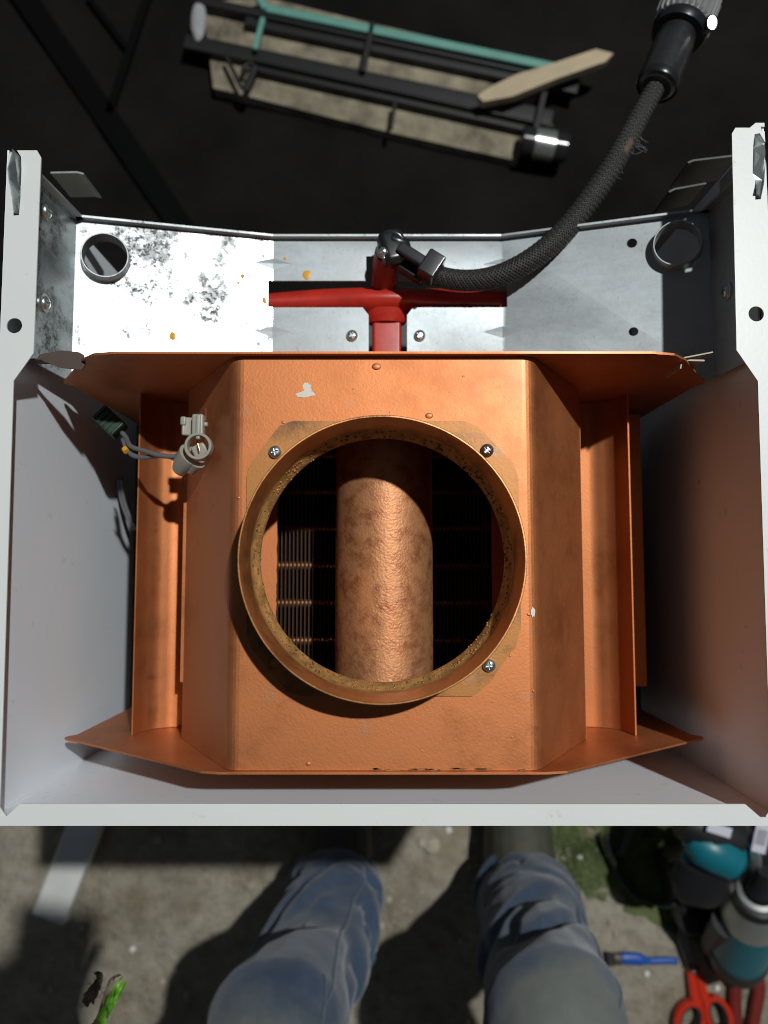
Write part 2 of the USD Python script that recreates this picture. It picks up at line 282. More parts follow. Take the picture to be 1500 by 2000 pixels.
# -- casing: two sides, bottom and back
ZB = -204.0
lw = box(-184.3, -183.5, -115, 206, ZB, -0.8)
holeL = (*hmm(28, 636), 3.7); holeR = (*hmm(1477, 613), 3.7)
def slot_poly(pts): return Polygon([hmm(*p) for p in pts])
slotL = slot_poly([(24, 291), (30, 289), (41, 306), (42, 330), (40, 385), (37, 420), (26, 421), (24, 395), (16, 350), (14, 330)])
slotR = slot_poly([(1474, 262), (1484, 260), (1496, 280), (1497, 300), (1492, 360), (1486, 389), (1475, 390), (1475, 350), (1470, 340), (1471, 285)])
left_lip = Polygon([(-184.3, -114), (-172, -114), (-172.5, -110.5), (-175.3, -107), (-176.6, 91), (-167.6, 104.5), (-167.4, 202), (-169.5, 205.5), (-181, 205.5), (-183.6, 203)])
left_lip = left_lip.difference(Point(holeL[:2]).buffer(holeL[2], 24)).difference(slotL)
right_lip = Polygon([(186.3, -114), (174, -114), (174.3, -110.5), (177.0, -107), (178.2, 91), (168.6, 106), (170.2, 214), (172, 217), (179, 217), (182, 219.5), (186.3, 219.5)])
right_lip = right_lip.difference(Point(holeR[:2]).buffer(holeR[2], 24)).difference(slotR).difference(Polygon([hmm(*p) for p in [(1486, 247), (1498, 248), (1499, 257), (1488, 256)]]))
def bump_edges(m): return m
obj('side_panel', place(lw), 'lightened_wall', heater, 20, 'white side panel on the left')
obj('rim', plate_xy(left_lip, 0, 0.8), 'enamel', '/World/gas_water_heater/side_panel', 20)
sp2 = obj('side_panel', place(box(185.5, 186.3, -115, 217, ZB, -0.8)), 'lightened_wall', heater, 20, 'white side panel on the right')
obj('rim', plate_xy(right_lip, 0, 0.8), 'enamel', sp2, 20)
bl = Polygon([(-184.3, -115), (186.3, -115), (186.3, -111.0), (171.5, -111.2), (164.8, -105.4), (-166, -105.2), (-171.8, -110.6), (-184.3, -110.6)])
bl_m = extr(bl, 0.8); bl_m.apply_translation((0, 0, -0.5))
bpn = obj('bottom_panel', place(box(-183.4, 185.4, -115, -114.2, ZB, -1.4)), 'lightened_wall', heater, 20)
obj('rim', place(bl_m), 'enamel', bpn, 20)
obj('back_panel', place(box(-184.3, 186.3, -115.8, 206, ZB - 1.0, ZB)), 'back', heater)
# pried-up steel tabs standing in the slots of the rims
def pried_tab(pts, ridge, lift):
    P = [np.array(H(a, b, -1.0)) for a, b in pts]; R = [np.array(H(a, b, lift)) for a, b in ridge]
    v = np.array(P + R); n, k = len(P), len(R)
    f = []
    import scipy.spatial as sp
    tri = sp.Delaunay(np.array(pts + ridge, float))
    top = trimesh.Trimesh(v, tri.simplices, process=False)
    bot = top.copy(); bot.vertices = bot.vertices - (0, 0, 0.0009); bot.invert()
    return cat([top, bot])
obj('steel_tab', pried_tab([(24, 290), (39, 306), (41, 330), (38, 380), (36, 418), (27, 416), (22, 392), (15, 352), (13, 328)], [(30, 312), (33, 335), (34, 400)], 3.5), 'tab', heater, False, 'pried-up steel tab in the left rim')
obj('steel_tab', pried_tab([(1472, 266), (1483, 260), (1494, 280), (1495, 302), (1489, 352), (1484, 386), (1476, 386), (1475, 350), (1469, 338), (1470, 290)], [(1484, 275), (1485, 305), (1480, 372)], 3.5), 'tab', heater, False, 'pried-up steel tab in the right rim')

# -- galvanised end plate: channel folded in five, with cut-outs
FL, FR = -66.0, 70.0; ZL_, ZR_ = -59.5, -51.0; TL_, TR_ = 25.5 / 108, 34 / 110
line = [(-177.0, -7), (-174.0, ZL_), (FL, -85), (FR, -85), (180.0, ZR_), (183.4, -7)]
ch = prof_y(line, 1.1, 105.5, 199)
XF = np.eye(4)
def flat(x0, x1, y0, y1, z0=-120, z1=-40): return box(x0, x1, y0, y1, z0, z1)
def H2(px, py, z=-85): return hmm(px, py, z)
sx0, sy1 = H2(524, 549); sx1, sy0 = H2(990, 601)
bar_cut = flat(sx0, sx1, sy0, sy1)
tx0, _ = H2(720, 640); tx1, _ = H2(795, 640)
stem = place(extr(Polygon([(sx_, y_) for sx_, y_ in [(H2(707, 598)[0], sy0 + 0.5), (tx0, H2(707, 616)[1]), (tx0, 55), (tx1, 55), (tx1, H2(707, 616)[1]), (H2(808, 598)[0], sy0 + 0.5)]]), 60), at=(0, 0, 0), T=np.diag([1000, 1000, 1000, 1.0]))
stem.apply_translation((0, 0, -115))
knobx, knoby = H2(748, 520)
cuts = [bar_cut, stem, flat(knobx - 10, knobx + 9, sy1 - 1, sy1 + 15)]
for px, py, r, z in [(1235, 474, 2.7, -62), (1237, 648, 2.5, -63)]:
    x, y = hmm(px, py, z); cuts.append(zcyl(x, y, -120, -30, r))
colL = hmm(197, 496, -55); colR = hmm(1322, 484, -56)
cuts += [zcyl(*colL, -120, -30, 12.4), zcyl(*colR, -120, -30, 12.4)]
ep = boolean(ch, *cuts)
epn = obj('end_plate', place(boolean(ep, box(-300, FL, 0, 300, -200, 100))), 'galv', heater, 20, 'galvanised end plate folded in facets')
obj('facet', place(boolean(ep, box(FL, 300, 0, 300, -200, 100))), 'galv_glare', epn, 20, 'grainy left facet of the end plate, glare painted in its finish')
def normal_up(x0, z0, x1, z1):
    n = np.array([-(z1 - z0), 0, x1 - x0], float); return n / np.linalg.norm(n)
nL, nR = normal_up(-174, ZL_, FL, -85), normal_up(FR, -85, 180, ZR_)
for (cx, cy), (xa, za, xb, zb), nn, lab in [(colL, (-174, ZL_, FL, -85), nL, 'raised pipe collar on the bright facet'), (colR, (FR, -85, 180, ZR_), nR, 'raised pipe collar half in shadow')]:
    zc = za + (cx - xa) / (xb - xa) * (zb - za); p = np.array([cx, cy, zc])
    c = lathe((0, 0, 0), nn, [(-1.0, 13.6), (0.6, 13.3), (1.6, 12.9), (7.0, 12.9), (7.4, 12.6), (7.4, 12.2), (7.0, 12.0), (-3.0, 12.0)], 64)
    c.apply_translation(p); obj('pipe_collar', place(c), 'galv_dull', heater, 40, lab)
# lip along the plate's top edge, one strip per facet
for (xa, za), (xb, zb) in zip(line[:-1], line[1:]):
    a, b = np.array([xa, za]), np.array([xb, zb]); d = (b - a) / np.linalg.norm(b - a); nrm = np.array([-d[1], d[0]])
    a2, b2 = a + d * 0.4, b - d * 0.4
    q = Polygon([a2 + nrm * 0.6, b2 + nrm * 0.6, b2 + nrm * 5.2, a2 + nrm * 5.2])
    m = extr(q, 1.2); m.apply_transform(XZ); m.apply_translation((0, 199.4, 0)); obj('edge_lip', place(m), 'galv_dull', heater, False)
# pressed gusset dents across the fold lines
for px, py, nn in [(530, 515, nL), (527, 648, nL), (985, 516, nR), (986, 648, nR)]:
    x, y = hmm(px, py, -84); L, Wd, hh = 11.5, 3.6, 0.75
    sgn = -1 if px < 750 else 1
    xf = FL if px < 750 else FR
    zf = lambda xx: -84.45 + (max(0, (FL - xx)) * TL_ if px < 750 else max(0, xx - FR) * TR_)
    v = [(xf - L, y, zf(xf - L)), (xf + L, y, zf(xf + L)), (xf, y - Wd, -84.45), (xf, y + Wd, -84.45), (xf, y, -84.45 + hh)]
    f = [(0, 2, 4), (2, 1, 4), (1, 3, 4), (3, 0, 4)]
    obj('gusset_dent', place(va((v, f))), 'galv', heater, False)
for px, py in [(688, 656), (820, 656)]:
    screw(heater, H(px, py, -84.3), 0.0034, 'screw', label='zinc cross-head screw beside the red stem', rot=0.5 if px < 700 else 0.9)
# side screws on the left and right cheeks of the end plate
for px, py, ax, lab in [(88, 413, (1, 0, 0.06), 'screw on the left cheek of the end plate'), (85, 592, (1, 0, 0.06), 'screw on the left cheek of the end plate'), (1422, 570, (-1, 0, 0.06), 'screw on the right cheek of the end plate')]:
    x = -0.1755 if px < 700 else 0.1810; d = (px - 750) / 1500; 
    dy = (1000 - py) / 1500; k = x / d
    p = np.array([x, k * (_s + dy * _c), CAMZ + k * (-_c + dy * _s)])
    screw(heater, p, 0.0036, 'screw', ax, lab)
    st = lathe(p, p + np.array(ax), [(-0.0005, 0.0048), (0.0012, 0.0048), (0.0012, 0.0)], 24); obj('washer', st, 'screw', heater)
# yellow paint drops
for px, py, r, z in [(599, 537, 2.6, -84.4), (342, 663, 2.1, -78), (474, 541, 1.4, -81.5), (466, 554, 1.0, -81), (557, 505, 1.0, -84.4), (516, 587, 1.7, -83.4)]:
    s = trimesh.creation.icosphere(3, 1.0); a = np.array(s.vertices); a *= (r, r * (0.85 + 0.3 * RNG.random()), 0.35)
    a[:, :2] *= (1 + 0.35 * (meshkit.noise(np.c_[a[:, :2] / r * 1.4 + px, np.zeros(len(a))])[:, None] - 0.5))
    s.vertices = a; x, y = hmm(px, py, z)
    zz = -84.4 if x > FL else -84.4 + (FL - x) * TL_
    s.apply_translation((x, y, zz)); obj('paint_drop', place(s), 'yellow_paint', heater)
# hanger tabs and casing cheeks at the far end
def slab_px(pts, z, t=1.0):
    return plate_xy(Polygon([hmm(a, b, z) for a, b in pts]).buffer(0.8).buffer(-0.8), z, t)
def vstrip(pts, z0, z1, t=0.5):
    zm = max(z0, z1); P = LineString([hmm(x_, y_, zm) for x_, y_ in pts]).buffer(t, cap_style='round', join_style='round')
    m = extr(P, abs(z1 - z0)); m.apply_translation((0, 0, min(z0, z1))); return place(m)
obj('hanger_tab', vstrip([(100, 337), (150, 336), (162, 339)], -62, -90), 'galv_dull', heater, 20, 'rounded hanger tab at the left end')
obj('hanger_tab', vstrip([(1345, 317), (1355, 313), (1440, 303)], -62, -90), 'tab_shade', heater, 20, 'upper hanger tab at the right end')
obj('hanger_tab', vstrip([(1308, 374), (1318, 369), (1378, 358)], -74, -100), 'tab_shade', heater, 20, 'lower hanger tab at the right end')
ck = prof_y([(-181.5, -16), (-181.5, -70), (-168, -88)], 1.0, 199.5, 207); obj('cheek', place(ck), 'galv_dull', heater, 20)
ck = prof_y([(184.6, -16), (184.6, -46)], 1.0, 199.5, 214); obj('cheek', place(ck), 'galv_dull', heater, 20)

# -- red tank bracket showing through the cut-out
zt = -98.5
xs = np.linspace(sx0 - 6, sx1 + 4, 60)
yb = np.full_like(xs, sy0 + 0.4); 
u = (xs - xs[0]) / (xs[-1] - xs[0])
yt = sy1 - 0.8 - 4.0 * np.clip((0.3 - u) / 0.3, 0, 1) ** 1.3 - 0.4 * np.clip((u - 0.8) / 0.2, 0, 1) ** 1.5
rows = [(x, (a + b) / 2, zt) for x, a, b in zip(xs, yb, yt)]
bulge = 9.0 + 4.0 * np.exp(-((u - 0.5) / 0.2) ** 2)
red = thing_red = obj('mounting_bracket', place(loft(rows, (yt - yb) / 2 + 0.9, 28, True, bulge)), 'red_paint', heater, 40, 'red painted bracket behind the cut-out')
stemx = (tx0 + tx1) / 2 - 0.6
obj('stem', place(cat([rbox((stemx, sy0 - 28, zt - 2), (tx1 - tx0 - 5, 62, 12), 2.0)])), 'red_paint', red, 40)
obj('collar', place(loft([(stemx, sy0 + 2, zt), (stemx, sy0 - 2, zt), (stemx, sy0 - 5.5, zt)], [15, 13.2, 11], 32, True, [10, 8.5, 7])), 'red_paint', red, 40)
obj('hook', place(loft([(knobx, sy1 - 4, zt), (knobx + 0.5, sy1 + 4, zt + 8), (knobx + 0.5, sy1 + 11, zt + 18), (knobx + 1, sy1 + 13, zt + 26)], [9.5, 8, 6.6, 5.6], 24)), 'red_paint', red, 40)

# -- copper hood: folded box with sloping sides
body_line = [(-110, -68), (-71.8, -0.5), (70.8, -0.5), (110, -68)]
bd = LineString(body_line).buffer(0.45, cap_style='flat', join_style='round', quad_segs=8)
bd = bd.union(Polygon()) if False else bd
# soften the two folds
soft = []
def fillet(line, r, n=7):
    out = [line[0]]
    for a, b, c in zip(line[:-2], line[1:-1], line[2:]):
        a, b, c = map(np.array, (a, b, c)); d1 = (a - b) / np.linalg.norm(a - b); d2 = (c - b) / np.linalg.norm(c - b)
        p, q = b + d1 * r, b + d2 * r
        for t in np.linspace(0, 1, n): out.append(tuple((1 - t) ** 2 * p + 2 * t * (1 - t) * b + t * t * q))
    return out + [line[-1]]
hb = prof_y(fillet(body_line, 5.0), 0.9, -90.4, 102.6)
RC = (0.0, 6.0)
RC = (float((hmm(747, 1092)[0])), float(hmm(747, 1092)[1]))
hood = obj('hood', place(boolean(hb, zcyl(*RC, -20, 20, 58.6, 128))), 'copper', heater, 25, 'copper coloured hood with sloping sides')
def flange_poly(top):
    if top:
        half = [(0, 5.0), (126, 5.0), (138, 2), (147, -7), (156, -22), (170, -44), (174, -50), (174.5, -54), (172, -58), (171, -172)]
    else:
        half = [(0, 2.2), (74, 2.2), (84, 0), (166, -63.5), (173.5, -68), (176, -71.5), (175.5, -75), (172, -79), (170, -172)]
    return Polygon(half + [(-x, z) for x, z in half[::-1]]).buffer(0)
obj('flange', plate_xz(flange_poly(True), 103.9, 1.1), 'copper', hood, 20, 'upper flange with rounded corners')
obj('flange', plate_xz(flange_poly(False), -90.6, 1.1), 'copper', hood, 20, 'lower flange with pointed corners')
# curved fins beside the slopes and the jacket behind
for s in (-1, 1):
    fl = [(s * 140, -75), (s * 138.5, -86), (s * 134, -94), (s * 126, -99), (s * 112, -101), (s * 100, -101)]
    obj('jacket_fin', place(prof_y(fillet(fl, 3.0), 0.8, -90.3, 102.5)), 'copper', hood, 40)
    obj('inner_wall', place(prof_y([(s * 110.6, -68.6), (s * 60, -68.6)], 0.8, -90.2, 102.4)), 'copper', hood, 20)
obj('side_strip', place(prof_y([(150, -150), (150, -122), (162.5, -122)], 1.0, -70, 100)), 'copper', hood, 20)
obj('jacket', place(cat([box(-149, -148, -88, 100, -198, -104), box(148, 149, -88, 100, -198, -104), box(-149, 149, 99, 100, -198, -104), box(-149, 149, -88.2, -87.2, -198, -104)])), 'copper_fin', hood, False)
# small paint blisters and bare spots on the panel
for px, py, r in [(735, 716, 2.2), (553, 825, 0.9), (838, 812, 1.9), (466, 972, 0.9), (602, 1492, 1.3), (1033, 1200, 1.0), (500, 1290, 0.7), (1042, 1350, .6), (640, 1460, .5), (905, 735, .6), (690, 760, .5), (1000, 1440, .6)]:
    s = trimesh.creation.icosphere(2, 1.0); s.apply_scale((r, r * 0.75, r * 0.28)); x, y = hmm(px, py); s.apply_translation((x, y, 0)); obj('paint_blister', place(s), 'copper', hood, True)
sp_list = []
for k in range(230):
    r = 0.12 + 0.42 * RNG.random() ** 3; y = RNG.uniform(-89, 101); q = trimesh.creation.icosphere(1, 1.0); q.apply_scale((r, r * 0.9, r * 0.35)); f = RNG.random()
    if f < 0.5: x = RNG.uniform(-66, 66); q.apply_translation((x, y, 0.0))
    else:
        sd = 1 if f < 0.75 else -1; t = RNG.uniform(0.1, 0.95); Rr = trimesh.transformations.rotation_matrix(sd * math.atan2(67.5, 38.7), (0, 1, 0)); q.apply_transform(Rr); q.apply_translation((sd * (71.6 + t * 38.4 + 0.35), y, -0.5 - t * 67.5 + 0.2))
    if math.hypot(q.vertices[:, 0].mean() - RC[0], q.vertices[:, 1].mean() - RC[1]) > 64 or f >= 0.5: sp_list.append(q)
obj('paint_specks', place(cat(sp_list)), 'copper_ring', hood, True, kind='stuff')
def blot(px, py, rx, ry, seed, m, t=0.12):
    a = np.linspace(0, 2 * np.pi, 40, endpoint=False); k = 0.55 + 0.9 * meshkit.fbm(np.c_[np.cos(a) * 1.6 + seed, np.sin(a) * 1.6, a * 0], 3, seed)
    x, y = hmm(px, py); poly = Polygon(np.c_[x + rx * k * np.cos(a), y + ry * k * np.sin(a)]).buffer(0)
    obj('bare_spot', plate_xy(poly, t, t), m, hood, False)
blot(598, 770, 4.6, 1.6, 1, 'scar'); blot(600, 757, 2.0, 2.6, 2, 'scar', 0.10); blot(1041, 1195, 1.0, 2.6, 4, 'scar', 0.1)
for k in range(14):
    a = RNG.random(4); blot(715 + a[0] * 320, 1501 + a[1] * 3, 1.5 + 2.5 * a[2], 0.4, 20 + k, 'copper_worn', 0.08)
# sheet-metal brackets that hold the hood to the side rims
def zbracket(pts_z, y, w, m, lab, t=0.9):
    pass
bk = prof_y([(-182.5, -14), (-168, -10), (-163, -8.5)], 0.9, 92, 105.6)
obj('hood_bracket', cat([place(rbox((-172, 104.2, -13), (21, 0.9, 8), 0.4)), slab_px([(78, 692), (120, 684), (155, 688), (163, 693), (166, 712), (160, 722), (118, 718), (82, 704)], -9)]), 'bracket_brown_shade', heater, 20, 'bent bracket at the left end of the upper flange')
zb = LineString([hmm(1345, 709, 0), hmm(1348, 693, 0), hmm(1353, 687, 0), hmm(1410, 676, 0)]).buffer(0.32, cap_style='flat', join_style='round')
zb2 = LineString([hmm(1353, 689, 0), hmm(1396, 690, 0)]).buffer(0.4)
def strip(poly, z0, z1):
    m = extr(poly, z1 - z0); m.apply_translation((0, 0, z0)); return place(m)
obj('hood_bracket', cat([strip(zb, -30, -10), strip(zb2, -28, -12.5)]), 'bracket_cream', heater, 20, 'Z-shaped bracket at the right end of the upper flange')

# -- flue collar: base plate, tube with a step, screws
o = [(482, 930), (487, 908), (545, 832), (570, 822), (905, 822), (935, 834), (1003, 905), (1013, 935), (1018, 1225), (1008, 1260), (955, 1335), (925, 1360), (590, 1360), (560, 1350), (492, 1268), (482, 1240)]
cp = Polygon([hmm(a, b, 1) for a, b in o]).buffer(-4).buffer(4, 8)
mh = hmm(535, 1297, 1)
cpl = cp.difference(Point(RC).buffer(59.2, 64)).difference(Point(mh).buffer(2.3))
flue = obj('flue_collar', plate_xy(cpl, 1.0, 1.0), 'copper_worn', heater, 20, 'round flue collar with worn base plate')
def ring_mesh(prof, n=160, wob=0.25, seed=1):
    ang = np.arange(n) * 2 * np.pi / n; rows = []
    for i, (z, r) in enumerate(prof):
        k = r + wob * (meshkit.fbm(np.c_[np.cos(ang) * 2.3, np.sin(ang) * 2.3, np.full(n, z * 0.12)], 3, seed) - 0.5)
        zz = z + (0.35 * (meshkit.fbm(np.c_[np.cos(ang) * 6, np.sin(ang) * 6, ang * 0], 3, 5) - 0.5) if z > 25 else 0)
        rows.append(np.c_[RC[0] + k * np.cos(ang), RC[1] + k * np.sin(ang), np.broadcast_to(zz, n)])
    v = np.vstack(rows); f = [[i * n + j, i * n + (j + 1) % n, (i + 1) * n + (j + 1) % n, (i + 1) * n + j] for i in range(len(prof) - 1) for j in range(n)]
    return va((v, f))
obj('flue_tube', place(ring_mesh([(1.0, 60.0), (1.0, 61.2), (15, 61.7), (29.7, 62.2), (30, 61.9), (30, 61.4), (29.7, 61.2), (26, 60.9), (20, 60.4), (15, 60.0), (12, 59.8)], wob=0.5)), 'copper_ring', flue, 40)
obj('flue_step', place(ring_mesh([(12, 59.9), (9, 59.8), (7, 59.4), (5, 58.5), (2.5, 57.2), (0.4, 56.8), (-1.2, 57.2), (-1.6, 58.4)], wob=0.7, seed=4)), 'yellowed', flue, 40)
for px, py, mm_, rr, lab in [(538, 883, 'screw', 0.2, 'bright screw at the upper left of the flue collar'), (951, 880, 'screw_dark', 0.75, 'dark screw at the upper right of the flue collar'), (955, 1299, 'screw', 0.1, 'bright screw at the lower right of the flue collar')]:
    screw(flue, H(px, py, 1.2), 0.0031, mm_, label=lab, rot=rr)
# rust grains round the collar plate and inside the rim
gr = []
for k in range(420):
    a = RNG.random() * 2 * np.pi; z = 0.6 + RNG.random() * 7; r = np.interp(z, [0, 2.5, 5, 7.6], [56.8, 57.2, 58.5, 59.5])
    s = trimesh.creation.icosahedron(); s.vertices = s.vertices * (0.25 + 0.55 * RNG.random(3)); s.apply_translation((RC[0] + r * math.cos(a), RC[1] + r * math.sin(a), z)); gr.append(s)
obj('rust_grains', place(cat(gr)), 'copper_worn', flue, True, kind='stuff')

# -- inner pipe with corroded skin, heat exchanger fins and tubes under it
PR, PZC = 26.0, -53.0
th = np.linspace(-0.15 * np.pi, 1.15 * np.pi, 130); yy = np.linspace(-89, 101, 260)
TH, YY = np.meshgrid(th, yy, indexing='ij')
pp = np.stack([np.cos(TH) * PR, YY, np.sin(TH) * PR], -1)
w = np.clip((45 - YY) / 25, 0, 1)
dsp = (0.15 + 0.85 * w) * (0.18 * np.clip(meshkit.fbm(pp * 0.8, 4, 8) - 0.5, 0, 1) * 2.0 + 0.22 * np.clip(meshkit.fbm(pp * 1.9, 2, 2) - 0.55, 0, 1) * 2)
rr_ = PR + dsp
vv = np.stack([rr_ * np.cos(TH), YY, PZC + rr_ * np.sin(TH)], -1).reshape(-1, 3)
n_, k_ = TH.shape; i_, j_ = np.meshgrid(np.arange(n_ - 1), np.arange(k_ - 1), indexing='ij'); a_ = (i_ * k_ + j_).ravel()
obj('inner_pipe', place(va((vv, np.stack([a_, a_ + 1, a_ + k_ + 1, a_ + k_], 1)))), 'copper_pipe', heater, True, 'corroded copper pipe seen through the flue')
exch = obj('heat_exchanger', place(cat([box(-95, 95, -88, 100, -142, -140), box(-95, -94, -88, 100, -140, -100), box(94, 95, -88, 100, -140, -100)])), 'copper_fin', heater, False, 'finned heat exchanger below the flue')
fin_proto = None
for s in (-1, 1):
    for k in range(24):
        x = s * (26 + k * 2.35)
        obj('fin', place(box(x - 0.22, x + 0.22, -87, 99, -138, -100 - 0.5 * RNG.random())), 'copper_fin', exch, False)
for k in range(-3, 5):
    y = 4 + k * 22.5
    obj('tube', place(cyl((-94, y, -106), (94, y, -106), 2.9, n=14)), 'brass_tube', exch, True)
# baffle edge at the left of the opening, slightly torn
ys = np.linspace(-60, 60, 60)
edge = Polygon([(-112, -60)] + [(-59.5 + 0.9 * float(meshkit.fbm(np.array([y * .6, 0, 0]), 3, 3) - .5), y) for y in ys] + [(-112, 60)])
obj('torn_edge', plate_xy(edge, -67.6, 0.5), 'copper', hood, False)

# -- loose thermostat holder with its wires and green plug, hanging over the left slope
hold = obj('sensor_holder', cat([lathe(H(389, 873, -22), (H(389, 873, -22) + (0, 0, 1)), [(-0.002, 0.0068), (0.003, 0.0068), (0.0033, 0.0065), (0.0033, 0.0057), (0.003, 0.0054), (-0.002, 0.0054), (-0.002, 0.0068)], 40)]), 'nylon', heater, 30, 'pale nylon sensor holder with a split ring')
dp = H(389, 876, -25)
obj('sensor_disc', rbox(dp + (0.0004, -0.0012, -0.001), (0.0078, 0.0075, 0.003), 0.0013, frame((0.1, -0.2, 1))), 'nylon', hold, 40)
obj('bare_pin', cat([cyl(H(386, 866, -21), H(390, 880, -21), 0.0004, n=8)]), 'bare_copper', hold)
a0 = H(373, 835, -24)
obj('clip_block', cat([rbox(H(388, 834, -24), (0.0058, 0.0125, 0.006), 0.0009), rbox(H(387, 834, -20.6), (0.0022, 0.0125, 0.0018), 0.0006), rbox(H(367, 833, -27), (0.0062, 0.0095, 0.0018), 0.0008, trimesh.transformations.rotation_matrix(0.5, (0, 1, 0))), rbox(H(358, 822, -25), (0.0030, 0.0045, 0.0018), 0.0008), rbox(H(402, 829, -25), (0.0022, 0.0025, 0.003), 0.0008)]), 'nylon', hold, 40)
obj('plug_body', cat([loft([H(372, 888, -27), H(360, 902, -31), H(350, 918, -36)], [0.0065, 0.0058, 0.004], 20, True, [0.0055, 0.005, 0.0035]), loft([H(385, 900, -28), H(372, 918, -33)], [0.0045, 0.003], 16)]), 'nylon', hold, 40)
obj('bare_pin', cyl(H(402, 798, -27), H(402, 822, -25), 0.00035, n=8), 'bare_copper', hold)
for pts in ([(352, 906, -33), (320, 890, -36), (285, 893, -40), (258, 888, -44), (246, 873, -48), (240, 858, -53)], [(350, 889, -32), (315, 890, -34), (280, 880, -38), (258, 873, -42), (248, 858, -50), (238, 845, -55)]):
    obj('wire', loft(spline([H(*p) for p in pts], 40), 0.00125, 10), 'wire', hold, True)
obj('crimp', cyl(H(243, 876, -45), H(247, 882, -44), 0.0016, n=12), 'yellow_paint', hold)
gp = H(215, 825, -66)
plug = obj('green_plug', rbox(gp, (0.016, 0.0105, 0.010), 0.0012, frame((0.1, 0.1, 1)) @ trimesh.transformations.rotation_matrix(0.05, (0, 0, 1))), 'green_plastic', hold, 30, 'dark green wire connector')
R0 = frame((0.1, 0.1, 1)) @ trimesh.transformations.rotation_matrix(0.05, (0, 0, 1))
for k in range(5):
    c = gp + R0[:3, :3] @ np.array([-0.006 + k * 0.003, 0.0, 0.0052]); 
    bxx = trimesh.creation.box((0.0012, 0.0095, 0.0012)); bxx.apply_transform(R0); bxx.apply_translation(c); obj('connector_rib', bxx, 'green_plastic', hold, False)
for dx in (0, 6):
    obj('wire', loft(spline([H(232 + dx, 935, -150), H(236 + dx, 975, -158), H(248 + dx, 1010, -162), H(262 + dx, 1035, -166)], 24), 0.0011, 8), 'wire', hold, True)

# ================================================================== FLEXIBLE LAMP
lamp = thing('gooseneck_lamp', 'black braided gooseneck lamp clipped to the red bracket, its small light on', 'lamp', H(760, 500, -80))
path = spline([H(848, 537, -70), H(905, 548, -70), H(965, 541, -67), H(1050, 498, -66), H(1125, 425, -74), H(1195, 325, -86), H(1245, 235, -100), H(1287, 160, -112)], 150)
HR = np.interp(np.linspace(0, 1, 150), [0, .25, .55, 1], [0.0054, 0.0058, 0.0064, 0.0055])
hose = obj('gooseneck', loft(path, HR - 0.0002, 20), 'braid', lamp, True)
tt = np.gradient(path, axis=0); tt /= np.linalg.norm(tt, axis=1, keepdims=True)
aa = []; a = np.cross(tt[0], (0, 0, 1))
for i in range(len(path)):
    a = a - tt[i] * np.dot(a, tt[i]); a /= np.linalg.norm(a); aa.append(a.copy())
aa = np.array(aa); bb = np.cross(tt, aa)
dist = np.r_[0, np.cumsum(np.linalg.norm(np.diff(path, axis=0), axis=1))]
up_i = np.linspace(0, dist[-1], 520)
I = lambda arr: np.stack([np.interp(up_i, dist, arr[:, k]) for k in range(3)], 1)
P_, A_, B_ = I(path), I(aa), I(bb); strands = []
for sgn in (-1, 1):
    for k in range(14):
        ang = sgn * up_i / 0.026 * 2 * np.pi + k * 2 * np.pi / 14
        r = np.interp(up_i, dist, HR) + 0.00018 * np.sin(up_i / 0.026 * 28 * np.pi + k * np.pi + (0 if sgn > 0 else np.pi))
        q = P_ + r[:, None] * (np.cos(ang)[:, None] * A_ + np.sin(ang)[:, None] * B_)
        strands.append(loft(q, 0.00055, 5, False))
obj('braid', cat(strands), 'braid', hose, True)
obj('scuff', loft(spline([H(1216, 302, -84), H(1224, 288, -86), H(1234, 270, -89)], 12), [0.001, 0.0022, 0.0024, 0.0026, 0.0026, 0.0026, 0.0026, 0.0026, 0.0024, 0.002, 0.0016, 0.001], 14), 'rust_patch', hose, True)
fr = []
for k in range(16):
    t = RNG.random(); p0 = H(1250 - 55 * t, 265 + 85 * t, -92 + 9 * t); l = 6 + 26 * RNG.random() ** 2
    d = np.array([0.6 + 0.8 * RNG.random(), -0.6 + 1.6 * RNG.random() - .4, RNG.random() - 0.4]) * l * 0.00025
    fr.append(loft(spline([p0, p0 + d * 0.5 + RNG.normal(0, 0.0005, 3), p0 + d], 5), 0.00012, 4))
obj('frayed_fibres', cat(fr), 'fray', hose, True, kind='stuff')
h0, h1 = H(1283, 168, -110), H(1322, 70, -116); ax = (h1 - h0) / np.linalg.norm(h1 - h0)
L01 = np.linalg.norm(h1 - h0)
obj('sleeve', lathe(h0, h1, [(-0.002, 0.0), (-0.002, 0.0095), (0, 0.0125), (0.004, 0.0127), (0.0045, 0.0132), (L01 - 0.006, 0.0128), (L01 - 0.004, 0.012), (L01 + 0.004, 0.012)], 48), 'lamp_metal', lamp, 30)
obj('sleeve_ring', lathe(h0, h1, [(-0.001, 0.0128), (0.0005, 0.0136), (0.0038, 0.0136), (0.0042, 0.013)], 48), 'black_plastic', lamp, 30)
hb0 = h1 + ax * 0.0005
obj('head_ring', lathe(hb0, hb0 + ax, [(0, 0.010), (0, 0.0165), (0.003, 0.0175), (0.0055, 0.0175), (0.006, 0.014)], 48), 'black_plastic', lamp, 30)
n = 30; ang = np.arange(n * 4) * 2 * np.pi / (n * 4); Tf = frame(ax)
def knurl(t, r, amp): 
    rr = r + amp * np.repeat(0, n * 4) + amp * np.tile([1, 1, -1, -1], n)
    return hb0 + ax * t + rr[:, None] * (np.cos(ang)[:, None] * Tf[:3, 0] + np.sin(ang)[:, None] * Tf[:3, 1])
rows = [knurl(0.006, 0.0178, 0.0), knurl(0.0075, 0.0187, 0.0007), knurl(0.030, 0.0190, 0.0007), knurl(0.0325, 0.018, 0.0), knurl(0.0325, 0.0, 0.0)]
N = n * 4
